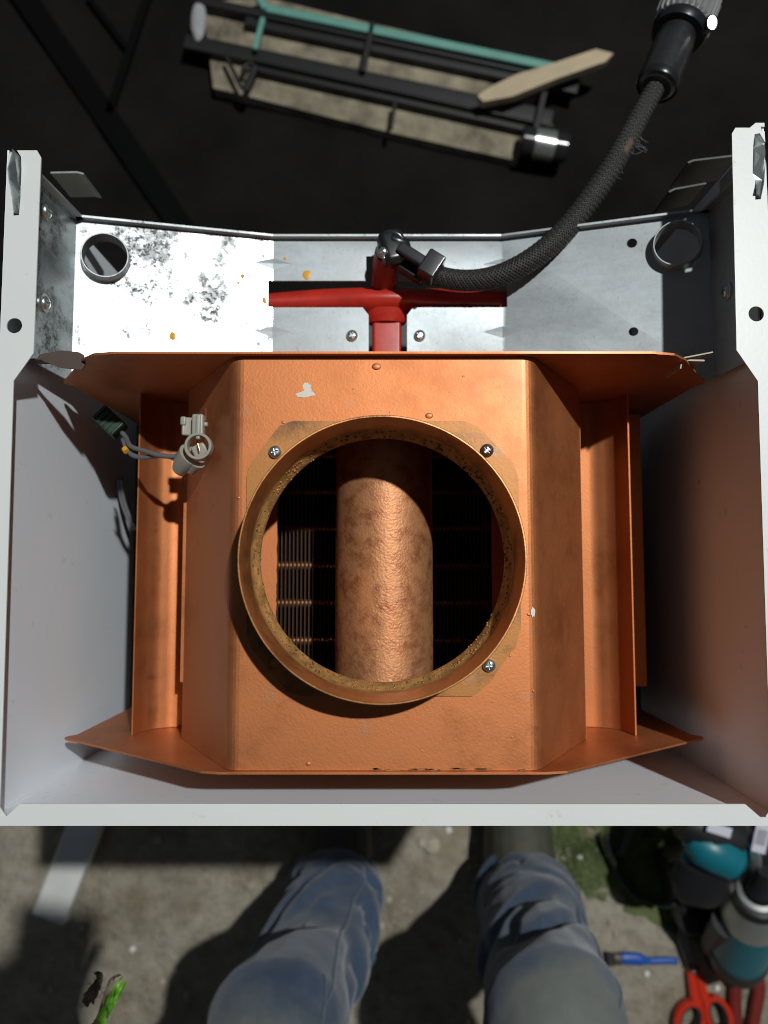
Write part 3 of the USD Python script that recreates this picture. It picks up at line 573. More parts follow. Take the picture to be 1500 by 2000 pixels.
obj('lamp_head', va((np.vstack(rows), [[i * N + j, i * N + (j + 1) % N, (i + 1) * N + (j + 1) % N, (i + 1) * N + j] for i in range(len(rows) - 1) for j in range(N)])), 'lamp_knurl', lamp, 25)
lc = H(1391, 44, -104)
ld = np.array([0, 0, CAMZ]) - lc; ld /= np.linalg.norm(ld); ld = np.array([0.45, -0.35, 0.85]); ld /= np.linalg.norm(ld)
obj('led_bezel', lathe(lc - ld * 0.004, lc + ld, [(-0.004, 0.0052), (0.0, 0.0050), (0.0042, 0.0046), (0.0042, 0.0038), (0.002, 0.0036)], 32), 'black_plastic', lamp, 30)
led = trimesh.creation.icosphere(3, 1.0); led.vertices = led.vertices * (0.0036, 0.0036, 0.0026); T = frame(ld); T[:3, 3] = lc - ld * 0.0012; led.apply_transform(T)
obj('led', led, 'led', lamp, True)
# the clip
cj = H(768, 492, -66)
obj('clip_jaw', cat([rbox(H(768, 486, -66), (0.020, 0.0150, 0.012), 0.0035, frame((0.1, 0.1, 1)) @ trimesh.transformations.rotation_matrix(-0.5, (0, 0, 1))), loft([H(745, 505, -72), H(752, 482, -66), H(768, 470, -64), H(790, 478, -65), H(795, 490, -68)], [0.003, 0.004, 0.0045, 0.004, 0.003], 14)]), 'black_plastic', lamp, 40)
obj('clip_loop', loft(spline([H(742, 474, -66), H(752, 458, -63), H(772, 456, -62), H(786, 468, -63), H(784, 482, -64)], 20), 0.0019, 12), 'black_gloss', lamp, 40)
d = H(845, 523, -62) - H(780, 482, -62); R1 = trimesh.transformations.rotation_matrix(math.atan2(d[1], d[0]), (0, 0, 1))
obj('clip_arm', rbox((H(780, 484, -60) + H(842, 522, -60)) / 2, (np.linalg.norm(d), 0.0066, 0.006), 0.0012, R1), 'black_gloss', lamp, 40)
obj('clip_arm', rbox((H(772, 505, -70) + H(832, 535, -70)) / 2, (np.linalg.norm(d), 0.012, 0.008), 0.0015, R1), 'black_plastic', lamp, 40)
obj('clip_block', rbox(H(842, 523, -62), (0.0105, 0.0145, 0.015), 0.0011, R1), 'black_gloss', lamp, 40)
screw(lamp, H(748, 492, -60), 0.0026, 'screw', (-0.2, -0.1, 1), 'chrome screw of the clip')
obj('clip_wire', loft(spline([H(740, 480, -64), H(737, 490, -62), H(742, 500, -61), H(752, 503, -60)], 16), 0.0007, 8), 'screw', lamp, True)

# ================================================================== BEYOND THE HEATER: pale slab, black frame, odds and ends
M['slab'] = plain('pale_concrete', (0.23, 0.20, 0.14), 0.9, 0.0, bump=0.9, bscale=60, var=0.8, vscale=26)
M['black_steel'] = plain('black_steel', (0.008, 0.0075, 0.0075), 0.5, 0.0, bump=0.1, bscale=200)
M['teal_paint'] = plain('teal_paint', (0.13, 0.33, 0.27), 0.5, var=0.15, vscale=30)
M['pale_wood'] = plain('pale_wood', (0.50, 0.40, 0.26), 0.6, var=0.2, vscale=20)
M['grey_cloth'] = plain('grey_cloth', (0.36, 0.37, 0.38), 0.9, var=0.2, vscale=30)
sl = [V(*p, 0.045) for p in [(398, 8), (418, 176), (500, 196), (760, 262), (1010, 318), (1035, 235), (1060, 150), (960, 104), (700, 44), (520, 0)]]
sm = trimesh.creation.extrude_polygon(Polygon([p[:2] for p in sl]), 0.02, engine='earcut'); sm.apply_translation((0, 0, 0.03))
one('concrete_slab', sm, 'slab', 'pale concrete slab lying under the black frame at the top', 'slab', 20)
frm = thing('steel_frame', 'black steel frame with flat rails lying over the pale slab', 'frame', V(720, 140, 0.06))
def bar_px(pts, z, w, t, m, parent, name, **kw):
    """flat bar between two pixels at height z; w wide across the view, t thick"""
    p, q = V(*pts[0], z), V(*pts[1], z); d = q - p; L = np.linalg.norm(d)
    R = trimesh.transformations.rotation_matrix(math.atan2(d[1], d[0]), (0, 0, 1))
    if parent is None: return rbox((p + q) / 2, (L, w, t), min(w, t) * 0.25, R)
    return obj(name, rbox((p + q) / 2, (L, w, t), min(w, t) * 0.25, R), m, parent, 30, **kw)
bar_px([(360, 82), (1080, 232)], 0.060, 0.022, 0.010, 'black_steel', frm, 'rail')
bar_px([(500, 135), (1075, 263)], 0.062, 0.009, 0.008, 'black_steel', frm, 'rail')
bar_px([(480, 36), (1130, 172)], 0.060, 0.024, 0.010, 'black_steel', frm, 'rail')
bar_px([(380, 0), (560, 38)], 0.066, 0.012, 0.008, 'black_steel', frm, 'rail')
obj('tube_rail', loft([V(500, 30, 0.068), V(800, 93, 0.068), V(1100, 156, 0.068)], 0.0035, 10), 'black_steel', frm, True)
obj('tube_rail', loft([V(495, 118, 0.068), V(780, 180, 0.068), V(1080, 246, 0.068)], 0.0028, 10), 'black_steel', frm, True)
for a, b, w in [((728, 44), (708, 140), 0.009), ((772, 196), (764, 252), 0.005), ((500, 128), (478, 178), 0.009), ((440, 106), (472, 172), 0.0055), ((1075, 130), (1040, 280), 0.009)]:
    bar_px([a, b], 0.074, w, 0.006, 'black_steel', frm, 'upright')
obj('end_curl', loft(spline([V(496, 128, 0.064), V(480, 128, 0.064), V(474, 138, 0.064), V(480, 146, 0.064)], 14), 0.003, 10), 'black_steel', frm, True)
k0 = bar_px([(520, 18), (1120, 141)], 0.072, 0.0125, 0.010, None, None, None)
one('teal_bar', cat([k0, bar_px([(520, 18), (500, -10)], 0.072, 0.011, 0.010, None, None, None), bar_px([(514, 36), (498, 98)], 0.076, 0.0075, 0.008, None, None, None)]), 'teal_paint', 'long teal painted bar along the top of the black frame', 'bar')
pl = [V(*p, 0.100) for p in [(935, 186), (958, 170), (1010, 145), (1062, 130), (1165, 96), (1196, 104), (1182, 118), (1085, 152), (1000, 186), (945, 196)]]
pm = trimesh.creation.extrude_polygon(Polygon([p[:2] for p in pl]).buffer(0.002).buffer(-0.001), 0.014, engine='earcut'); pm.apply_translation((0, 0, 0.085))
one('wood_offcut', pm, 'pale_wood', 'pointed pale wooden offcut resting across the black frame', 'wood offcut', 20)
b0, b1 = V(1032, 278, 0.072), V(1122, 292, 0.072)
can = thing('black_can', 'shiny black can with its highlights painted as a bright band, lying at the end of the frame', 'can', V(1075, 284, 0.07))
obj('body', lathe(b0, b1, [(-0.012, 0), (-0.012, 0.015), (-0.008, 0.020), (0.052, 0.020), (0.056, 0.016), (0.056, 0)], 40), plain('can_black', (0.02, 0.02, 0.021), 0.18), can, 30)
obj('band', lathe(b0, b1, [(0.008, 0.0201), (0.008, 0.0206), (0.036, 0.0206), (0.036, 0.0201)], 40), plain('can_highlight', (0.55, 0.55, 0.52), 0.25, 0.8), can, 30)  # pale ring that paints the highlights onto the glossy can
g = trimesh.creation.icosphere(3, 1.0); g.vertices = g.vertices * (0.011, 0.030, 0.008); g.vertices = g.vertices + 0.003 * (meshkit.fbm(np.array(g.vertices) * 90, 3, 2)[:, None] - 0.5)
g.apply_translation(V(388, 42, 0.064)); one('grey_rag', g, 'grey_cloth', 'small grey rag at the left end of the black frame', 'rag', True)
M['streak_dark'] = plain('streak_dark', (0.0035, 0.0035, 0.0035), 0.9, specular_ior_level=0.08)
# faint dark streaks at the left, not objects, drawn as thin flat bars
bars = [[(-30, -120), (400, 510)], [(292, -20), (212, 222)], [(170, -10), (246, 92)]]
for (a, b), w, lab in zip(bars, (0.034, 0.012, 0.008), ('broad dark streak running diagonally on the dark sheet', 'narrow dark streak running steeply on the dark sheet', 'short thin dark streak near the top edge of the dark sheet')):
    one('dark_streak', bar_px([a, b], 0.040, w, 0.004, None, None, None), 'streak_dark', lab, 'strip', 30)

# ================================================================== UNDER THE HEATER
M['bench'] = plain('bench_wood', (0.10, 0.075, 0.05), 0.7, var=0.3, vscale=12)
bn = thing('support_bench', 'low dark bench under the water heater', 'bench', (0, 0.05, 0))
ZT = PZ - 0.2062
obj('top', rbox((0, 0.05, ZT - 0.015), (0.30, 0.24, 0.03), 0.004), 'bench', bn)
for sx in (-1, 1):
    for sy in (-1, 1): obj('leg', loft([(sx * 0.12, 0.05 + sy * 0.09, -0.01), (sx * 0.12, 0.05 + sy * 0.09, ZT - 0.03)], 0.018, 12), 'bench', bn)
M['white_board'] = plain('white_board', (0.75, 0.75, 0.73), 0.6, var=0.12, vscale=20)
p, q = V(196, 1540, 0.03), V(98, 1792, 0.03); d = q - p; Rb = trimesh.transformations.rotation_matrix(math.atan2(d[1], d[0]), (0, 0, 1))
one('white_board', rbox((p + q) / 2 + (0, 0, 0), (np.linalg.norm(d), 0.046, 0.022), 0.004, Rb), 'white_board', 'narrow white board lying on the ground at lower left', 'board')

# stones and crumbs
M['stone'] = plain('stone', (0.45, 0.40, 0.31), 0.9, bump=0.5, bscale=200, var=0.25, vscale=60)
M['white_stone'] = plain('white_stone', (0.75, 0.74, 0.70), 0.8)
def pebble(px, py, r, m, lab, seed, name='pebble', sq=(1, 1, .6), group=None):
    s = trimesh.creation.icosphere(3, 1.0); a = np.array(s.vertices); a *= (0.7 + 0.6 * meshkit.fbm(a * 1.3 + seed, 3, seed))[:, None]; s.vertices = a * np.array(sq) * r
    c = V(px, py, 0.006); c[2] = float(height(np.array([c[0]]), np.array([c[1]]))[0]) + r * 0.25; s.apply_translation(c); one(name, s, m, lab, 'pebble', True, group)
pebble(1133, 1757, 0.010, 'stone', 'tan pointed pebble at the edge of the green patch', 3, sq=(0.7, 1.35, .7))
pebble(845, 1654, 0.011, 'stone', 'grey pebble just below the heater, left of the right shin', 5)
pebble(826, 1650, 0.007, 'stone', 'smaller grey pebble beside the grey pebble below the heater', 6)
pebble(1119, 1642, 0.0045, 'white_stone', 'tiny white crumb high on the green patch', 7)
pebble(1135, 1679, 0.0055, 'white_stone', 'tiny white crumb in the middle of the green patch', 8)
pebble(1402, 1932, 0.004, 'white_stone', 'tiny white crumb between the scissors and the red handles', 9)
pebble(256, 1858, 0.0045, 'white_stone', 'tiny white crumb on the ground above the green leaf', 10)
pebble(877, 1625, 0.005, 'white_stone', 'tiny white crumb right under the heater rim', 11)
pebble(1265, 1905, 0.004, 'white_stone', 'tiny white crumb below the blue brush', 12)
grit = []
for k in range(900):
    x, y = RNG.uniform(-0.75, 0.75), RNG.uniform(-0.80, -0.30); r = 0.0012 + 0.004 * RNG.random() ** 4
    s = trimesh.creation.icosahedron(); s.vertices = s.vertices * (r * (0.6 + 0.8 * RNG.random(3))); s.apply_translation((x, y, float(height(np.array([x]), np.array([y]))[0]) + r * 0.2)); grit.append(s)
struct('grit', cat(grit), 'stone', kind='stuff', label='loose grit scattered over the ground', category='grit')

# green patch of short grass
M['grass'] = plain('grass_green', (0.13, 0.175, 0.06), 0.8, var=0.35, vscale=25)
gp_ = Polygon([V(*p, 0.01)[:2] for p in [(1050, 1560), (1058, 1650), (1075, 1722), (1115, 1752), (1180, 1768), (1260, 1790), (1330, 1830), (1400, 1850), (1520, 1840), (1540, 1560)]])
gm = []
x0, y0, x1, y1 = gp_.bounds; n = 0; vs, fs = [], []
while n < 24000:
    x, y = RNG.uniform(x0, x1), RNG.uniform(y0, y1)
    edge_d = gp_.exterior.distance(Point(x, y)); 
    if not gp_.contains(Point(x, y)) or RNG.random() > min(1, 0.15 + edge_d / 0.05) or meshkit.noise(np.array([x * 28, y * 28, 0.0]), 4) < 0.36 * RNG.random() + 0.08: n += 0; continue
    z = float(height(np.array([x]), np.array([y]))[0]); a = RNG.random() * 6.28; h = 0.003 + 0.006 * RNG.random(); w = 0.002; l = RNG.normal(0, 0.006, 2)
    vs += [(x - w * math.cos(a), y - w * math.sin(a), z - .001), (x + w * math.cos(a), y + w * math.sin(a), z - .001), (x + l[0], y + l[1], z + h)]; fs.append((3 * n, 3 * n + 1, 3 * n + 2)); n += 1
struct('grass', trimesh.Trimesh(vs, fs, process=False), 'grass', smooth=False, kind='stuff', label='patch of short worn grass on the ground at lower right', category='grass')
M['moss'] = plain('moss', (0.125, 0.15, 0.06), 0.95, bump=0.8, bscale=220, var=0.45, vscale=45)
mx_ = grid_mesh(np.linspace(x0 - .03, x1 + .03, 170), np.linspace(y0 - .03, y1 + .03, 150), lambda x, y: height(x, y) + 0.004)
cc = mx_.triangles_center; from shapely import contains_xy
dd = 0.035 * (meshkit.fbm(np.c_[cc[:, :2] * 40, cc[:, 2] * 0], 3, 2) - 0.5)
kp = contains_xy(gp_, cc[:, 0] + dd, cc[:, 1] - dd) & (meshkit.fbm(np.c_[cc[:, :2] * 22, cc[:, 2] * 0], 3, 14) > 0.36)
mx_.update_faces(kp); mx_.remove_unreferenced_vertices()
struct('moss', mx_, 'moss', smooth=True, kind='stuff', label='thin moss under the short grass at lower right', category='moss')
# green leaf with frayed fibres on a dry stalk
M['leaf'] = mat('leaf_green', {'tc': ('texture_coordinate', {}), 'n': ('noise_texture', {'scale': 160, 'detail': 4.0}), 'r': ('rgb_ramp', {'ramp': [(0.3, (0.10, 0.30, 0.03)), (0.55, (0.27, 0.62, 0.07)), (0.75, (0.50, 0.72, 0.25))]}),
   'p': ('principled_bsdf', {'roughness': 0.3}), 't': ('translucent_bsdf', {'color': (0.2, 0.5, 0.05)}), 'x': ('mix_closure', {'fac': 0.3})},
   [('tc.object', 'n.vector'), ('n.fac', 'r.fac'), ('r.color', 'p.base_color'), ('p.BSDF', 'x.closure1'), ('t.BSDF', 'x.closure2')], surface='x.closure')
M['dry'] = plain('dry_fibre', (0.30, 0.23, 0.17), 0.9, var=0.4, vscale=200)
ZL = 0.62
leaf = thing('torn_leaf', 'torn bright green leaf with frayed dry fibres on a stalk at the bottom left', 'leaf', V(160, 2040, 0.0))
def ribbon(c, w, tw=0.5, n=26, wav=0.0015, seed=0):
    c = spline(c, n); t = np.gradient(c, axis=0); t /= np.linalg.norm(t, axis=1, keepdims=True); side = np.cross(t, (0.2, 0.3, 1)); side /= np.linalg.norm(side, axis=1, keepdims=True); nr = np.cross(side, t)
    u = np.linspace(0, 1, n); rows = []
    for k in np.linspace(-1, 1, 7):
        rows.append(c + side * (np.interp(u, [0, .15, .5, .85, 1], w)[:, None] * k * (0.85 + 0.3 * RNG.random((n, 1)) if abs(k) == 1 else 1)) + nr * (wav * np.sin(u * 14 + k * 2 + seed) + 0.0018 * (k * k))[:, None])
    v = np.stack(rows, 1).reshape(-1, 3); i, j = np.meshgrid(np.arange(n - 1), np.arange(6), indexing='ij'); a = (i * 7 + j).ravel()
    return va((v, np.stack([a, a + 1, a + 8, a + 7], 1)))
obj('blade', cat([ribbon([V(196, 2004, ZL), V(208, 1972, ZL + .004), V(224, 1948, ZL + .006), V(250, 1912, ZL + .004)], [0.002, 0.0032, 0.0028, 0.0016, 0.0002]), ribbon([V(200, 1990, ZL + .003), V(214, 1958, ZL + .008), V(226, 1930, ZL + .009), V(240, 1908, ZL + .006)], [0.001, 0.0022, 0.0022, 0.0014, 0.0003], seed=2)]), 'leaf', leaf, True)
obj('dry_strip', cat([ribbon([V(178, 2010, ZL - .003), V(196, 1985, ZL), V(204, 1955, ZL + .002), V(212, 1928, ZL), V(236, 1906, ZL + .004)], [0.002, 0.0022, 0.0016, 0.0014, 0.0003], seed=5), ribbon([V(176, 1960, ZL - .01), V(186, 1930, ZL - .008), V(196, 1905, ZL - .008), V(186, 1898, ZL - .01)], [0.0012, 0.0038, 0.0032, 0.0015, 0.0004], seed=4)]), 'dry', leaf, True)
fb = []
for k in range(70):
    p0 = V(*( (186, 1925) if k % 2 else (226, 1960)) , ZL - .004) + RNG.normal(0, 0.003, 3); d = np.array([RNG.normal(-.002 if k % 2 else .003, .003), RNG.normal(-.006, .005), RNG.normal(0, .003)])
    fb.append(loft(spline([p0, p0 + d * .5 + RNG.normal(0, .0012, 3), p0 + d], 6), 0.00011, 4))
obj('fibres', cat(fb), 'dry', leaf, True, kind='stuff')
obj('stalk', loft(spline([V(150, 2040, 0.0), V(150, 2040, 0.3), V(178, 2030, 0.58), V(196, 1998, ZL - .001)], 30), np.linspace(0.004, 0.0016, 30), 10), 'dry', leaf, True)

# ================================================================== PERSON seated, looking down at the heater, phone in hand
def denim():
    n = {'tc': ('texture_coordinate', {}), 'g': ('geometry', {}), 'sx': ('separate_xyz', {}), 'p': ('principled_bsdf', {'roughness': 0.9, 'sheen_weight': 0.25}),
         'n1': ('noise_texture', {'scale': 14, 'detail': 6.0, 'roughness': 0.6}), 'n2': ('noise_texture', {'scale': 700, 'detail': 2.0}),
         'r1': ('rgb_ramp', {'ramp': [(0.3, (0.025, 0.045, 0.085)), (0.5, (0.038, 0.070, 0.130)), (0.72, (0.078, 0.118, 0.180))]}),
         'gr': ('rgb_ramp', {'ramp': [(0.3, (0.075, 0.086, 0.084)), (0.7, (0.135, 0.145, 0.135))]}),
         'ad': ('math', {'math_type': 'multiply_add', 'value2': 0.10}), 'mr': ('map_range', {'from_min': 0.50, 'from_max': 0.535, 'to_min': 0.0, 'to_max': 1.0, 'clamp': True}), 'm': ('mix', {'mix_type': 'mix'}), 'b': ('bump', {'strength': 0.35, 'distance': 0.0008})}
    l = [('tc.object', 'n1.vector'), ('tc.object', 'n2.vector'), ('n1.fac', 'r1.fac'), ('n1.fac', 'gr.fac'), ('g.position', 'sx.vector'), ('n1.fac', 'ad.value1'), ('sx.z', 'ad.value3'), ('ad.value', 'mr.value'), ('mr.result', 'm.fac'),
         ('r1.color', 'm.color1'), ('gr.color', 'm.color2'), ('m.color', 'p.base_color'), ('n2.fac', 'b.height'), ('b.normal', 'p.normal')]
    return mat('grey_topped_denim', n, l)
M['denim'] = denim()  # blue cloth, mixed to grey above about knee height
M['shoe'] = plain('olive_shoe', (0.06, 0.06, 0.042), 0.7, var=0.2, vscale=40)
M['jacket'] = plain('dark_jacket', (0.05, 0.05, 0.055), 0.85)
M['skin'] = plain('skin', (0.45, 0.27, 0.19), 0.5, subsurface_weight=0.1, subsurface_scale=0.004)
M['phone'] = plain('phone', (0.02, 0.02, 0.022), 0.2)
person = thing('person', 'seated person in blue jeans turning grey higher up, knees apart below the heater', 'person', (0.04, -0.45, 0))
def limb(pts, refine=0.009, sm=14):
    A = None
    for (p, r), (q, r2) in zip(pts[:-1], pts[1:]):
        h = m3.Manifold.batch_hull([m3.Manifold.sphere(r, 20).translate(tuple(map(float, p))), m3.Manifold.sphere(r2, 20).translate(tuple(map(float, q)))])
        A = h if A is None else A + h
    return A
KL, KR = np.array([-0.088, -0.372, 0.445]), np.array([0.140, -0.362, 0.445])
AL, AR = np.array([-0.060, -0.405, 0.11]), np.array([0.176, -0.408, 0.11])
HL, HR = np.array([-0.19, -0.78, 0.43]), np.array([0.25, -0.78, 0.43])
def leg(K, A, Hp):
    shin_mid = K * 0.5 + A * 0.5 + (0, -0.012, 0)
    return limb([(Hp, 0.095), (K * 0.55 + Hp * 0.45 , 0.084), (K + (0, -0.03, 0.0), 0.063), (K, 0.059), (K * .8 + A * .2 + (0, -.004, 0), 0.058), (shin_mid, 0.062), (A + (0, 0.008, 0.05), 0.060), (A, 0.066)])
jm = leg(KL, AL, HL) + leg(KR, AR, HR) + m3.Manifold.batch_hull([m3.Manifold.sphere(0.12, 20).translate((-0.06, -0.82, 0.45)), m3.Manifold.sphere(0.12, 20).translate((0.16, -0.82, 0.45)), m3.Manifold.sphere(0.12, 20).translate((0.05, -0.82, 0.54))])
jm = va(jm.refine_to_length(0.006)); jm.merge_vertices(); trimesh.smoothing.filter_taubin(jm, iterations=12)
vtx = np.array(jm.vertices); nrm = np.array(jm.vertex_normals)
def fold(p):
    out = np.zeros(len(p))
    def ridges(q, seed, width):
        f = meshkit.fbm(q, 2, seed); return np.exp(-((f - 0.5) / width) ** 2)
    for K, A, sg in ((KL, AL, 1), (KR, AR, -1)):
        near = np.linalg.norm((p - K)[:, :2], axis=1) < 0.16
        u = p[:, 0] * 0.85 + p[:, 2] * 0.62 + p[:, 1] * 0.3; w_ = -p[:, 0] * 0.6 + p[:, 2] * 0.8
        q = np.stack([u * 13, w_ * 3.2, p[:, 1] * 5], 1) + 3 * sg
        zone = np.clip(1 - np.abs(p[:, 2] - 0.33) / 0.24, 0, 1) * near
        out += zone * (-0.013 * ridges(q, 31 + sg, 0.04) + 0.004 * (meshkit.fbm(q * 0.7, 2, 8) - 0.5))
        hem = np.exp(-((p[:, 2] - 0.13) / 0.07) ** 2) * near
        out += hem * (0.008 * (meshkit.fbm(np.stack([p[:, 0] * 14, p[:, 1] * 14, p[:, 2] * 38], 1), 2, 16) - 0.5) - 0.006 * ridges(np.stack([p[:, 0] * 10, p[:, 1] * 10, p[:, 2] * 20], 1), 19, 0.04))
    th_ = np.clip((0.02 - (p[:, 1] + 0.40)) / 0.05, 0, 1)
    out += th_ * (-0.006 * ridges(np.stack([p[:, 0] * 16, p[:, 1] * 7, p[:, 2] * 9], 1), 12, 0.05))
    return out + 0.008 * (meshkit.fbm(p * (16, 11, 13), 3, 4) - 0.5)
jm.vertices = vtx + nrm * fold(vtx)[:, None]
from scipy.spatial import cKDTree
def seam(pts, r=0.0016, off=0.0008):
    t_ = cKDTree(np.array(jm.vertices)); q = spline(pts, 60); _, ix = t_.query(q, k=12)
    v_ = np.array(jm.vertices)[ix].mean(1); n_ = np.array(jm.vertex_normals)[ix].mean(1); v_ = v_ + n_ * off
    for _ in range(4): v_[1:-1] = (v_[:-2] + 2 * v_[1:-1] + v_[2:]) / 4
    return loft(v_, r, 8)
# body: one continuous figure (torso, neck, head, arms, hands) - out of the picture but it shades the ground
CH, SL, SR = np.array([0.05, -0.70, 0.86]), np.array([-0.13, -0.66, 0.97]), np.array([0.23, -0.66, 0.97])
WL, WR = np.array([-0.095, -0.160, 1.085]), np.array([0.27, -0.33, 0.98])
EL, ER = np.array([-0.17, -0.42, 0.93]), np.array([0.31, -0.50, 0.86])
S = lambda p, r: m3.Manifold.sphere(r, 20).translate(tuple(map(float, p)))
torso = m3.Manifold.batch_hull([S((-0.06, -0.82, 0.5), 0.11), S((0.16, -0.82, 0.5), 0.11), S((-0.04, -0.69, 0.88), 0.115), S((0.14, -0.69, 0.88), 0.115), S(SL, 0.06), S(SR, 0.06)])
def hand(W, side):
    P = W + np.array([0, 0.055, 0.006]); Hn = m3.Manifold.batch_hull([S(W, 0.026), S(P + (0.018, 0, 0), 0.017), S(P - (0.018, 0, 0), 0.017)])
    for k, L in enumerate((0.055, 0.062, 0.058, 0.045)):
        b = P + np.array([(-0.024 + 0.016 * k) * side, 0.006, -0.002]); m_ = b + np.array([-0.010 * side, L * .5, 0.012]); t = m_ + np.array([-0.018 * side, L * .3, 0.010])
        Hn = Hn + limb([(b, .0092), (m_, .0085), (t, .0075)])
    return Hn + limb([(W + (-0.02 * side, 0.02, 0.0), .0115), (W + (-0.032 * side, 0.05, 0.012), .010), (W + (-0.040 * side, 0.075, 0.022), .0085)])
body = torso + limb([((0.05, -0.66, 0.98), 0.055), ((0.05, -0.60, 1.08), 0.052)]) + limb([((0.05, -0.56, 1.17), 0.085), ((0.05, -0.53, 1.14), 0.075)])
for Sx, Ex, Wx, sd in ((SL, EL, WL, -1), (SR, ER, WR, 1)): body = body + limb([(Sx, 0.058), (Ex, 0.043), (Wx, 0.028)]) + hand(Wx, sd)
for K, A, Hp in ((KL, AL, HL), (KR, AR, HR)): body = body + limb([(Hp, 0.07), (K + (0, -.03, 0), 0.036), (K * .5 + A * .5, 0.03), (A, 0.028), (A + (0, 0.02, -0.05), 0.026)])
bm = va(body.refine_to_length(0.012)); bm.merge_vertices(); trimesh.smoothing.filter_taubin(bm, iterations=8)
obj('body', bm, 'skin', person, True)
obj('jeans', jm, 'denim', person, True)
for pts in ([KL + (0.045, 0.035, 0.03), KL * .6 + AL * .4 + (0.045, 0.045, 0), AL + (0.04, 0.05, 0.05)], [KR + (0.05, 0.02, 0.02), KR * .5 + AR * .5 + (0.06, 0.03, 0), AR + (0.055, 0.03, 0.03)], [HL * .5 + KL * .5 + (0.05, 0, 0.06), KL + (0.045, 0.02, 0.045), KL + (0.045, 0.05, 0)]):
    obj('seam', seam(pts), 'denim', person, True)
a_ = np.linspace(-0.3, math.pi + 0.3, 24); obj('hem', seam([AR + (0.062 * math.cos(t), 0.062 * math.sin(t), -0.035 - 0.01 * math.cos(t)) for t in a_], 0.0035, 0.0005), 'denim', person, True)
jk = torso
for Sx, Ex, Wx in ((SL, EL, WL), (SR, ER, WR)): jk = jk + limb([(Sx, 0.075), (Ex, 0.058), (Ex * .12 + Wx * .88, 0.042)])
jk = va(jk.refine_to_length(0.014)); jk.merge_vertices(); trimesh.smoothing.filter_taubin(jk, iterations=8)
jk.vertices = np.array(jk.vertices) + np.array(jk.vertex_normals) * (0.010 + 0.008 * (meshkit.fbm(np.array(jk.vertices) * 14, 3, 1) - 0.5))[:, None]
obj('jacket', jk, 'jacket', person, True)
for A in (AL, AR):
    s_ = va(m3.Manifold.batch_hull([S(A + (0, -0.02, -0.06), 0.042), S(A + (0, 0.05, -0.05), 0.045), S(A + (0, 0.16, -0.07), 0.036), S(A + (0, 0, 0.0), 0.045)]).refine_to_length(0.01)); s_.merge_vertices()
    obj('shoe', s_, 'shoe', person, True)
# hem and side seams of the jeans
one('phone', rbox((-0.023, -0.078, 1.114), (0.074, 0.160, 0.009), 0.004, trimesh.transformations.rotation_matrix(-0.14, (0, 0, 1))), 'phone', 'phone held in the left hand above the heater', 'phone')

# ================================================================== TOOLS ON THE GROUND, lower right
M['tool_teal'] = plain('tool_teal', (0.006, 0.155, 0.20), 0.38, bump=0.06, bscale=300, var=0.1, vscale=40)
M['tool_black'] = plain('tool_black', (0.014, 0.014, 0.016), 0.5, bump=0.1, bscale=500)
M['tool_silver'] = plain('cast_silver', (0.52, 0.53, 0.51), 0.4, 0.75, bump=0.1, bscale=300)
M['label_white'] = plain('label_white', (0.62, 0.62, 0.70), 0.5)
M['red_handle'] = plain('red_handle', (0.62, 0.035, 0.012), 0.35)
M['dull_red'] = plain('dull_red_handle', (0.20, 0.022, 0.016), 0.45, var=0.25, vscale=40)
M['blue_handle'] = plain('blue_handle', (0.02, 0.10, 0.42), 0.4)
M['bristle'] = plain('bristle', (0.055, 0.05, 0.045), 0.9)
# -- first drill: stands on its battery, body high, seen from above
t1 = thing('cordless_drill', 'teal and black cordless drill standing on its battery behind the other drill', 'drill', V(1340, 1735, 0.0))
def T3(px, py, z): return V(px, py, z)
zt_ = 0.20
obj('motor_housing', loft([T3(1345, 1632, zt_), T3(1365, 1646, zt_), T3(1395, 1660, zt_), T3(1432, 1682, zt_), T3(1446, 1692, zt_)], [0.012, 0.024, 0.026, 0.022, 0.012], 24, True, [0.014, 0.026, 0.028, 0.024, 0.012]), 'tool_teal', t1, 30)
obj('gear_case', loft([T3(1330, 1600, zt_ - .004), T3(1380, 1618, zt_ - .004), T3(1440, 1640, zt_ - .004)], [0.020, 0.030, 0.022], 24), 'tool_black', t1, 30)
obj('label_plate', rbox(T3(1405, 1621, zt_ + 0.029), (0.027, 0.011, 0.0012), 0.0005, trimesh.transformations.rotation_matrix(-0.3, (0, 0, 1))), 'label_white', t1)
obj('grip', loft([T3(1370, 1690, zt_ - .02), T3(1352, 1715, 0.13), T3(1345, 1735, 0.07)], [0.021, 0.018, 0.020], 20, True, [0.024, 0.02, 0.022]), 'tool_black', t1, 30)
obj('grip_panel', loft([T3(1346, 1664, zt_ - .012), T3(1338, 1690, zt_ - .014), T3(1328, 1716, zt_ - .02)], [0.0065, 0.0075, 0.0065], 12), 'tool_teal', t1, 30)
obj('grip_panel', loft([T3(1441, 1695, zt_ - .014), T3(1436, 1716, zt_ - .02)], [0.005, 0.004], 12), 'tool_teal', t1, 30)
obj('housing_end', loft([T3(1385, 1690, zt_ - 0.01), T3(1372, 1720, zt_ - 0.02), T3(1362, 1745, zt_ - .03)], [0.034, 0.036, 0.028], 24, True, [0.024, 0.024, 0.02]), 'tool_black', t1, 30)
obj('battery', rbox(T3(1352, 1730, 0.036), (0.066, 0.10, 0.06), 0.008, trimesh.transformations.rotation_matrix(0.25, (0, 0, 1))), 'tool_black', t1, 30)
for o in (0, 5):
    obj('wrist_strap', loft(spline([T3(1184, 1632, 0.03), T3(1192, 1672, 0.02), T3(1214 + o, 1716 - o, 0.016), T3(1244 + o, 1750 - o, 0.018), T3(1275, 1762, 0.03), T3(1318, 1764, 0.06)], 50), 0.0034, 10), 'tool_black', t1, True)
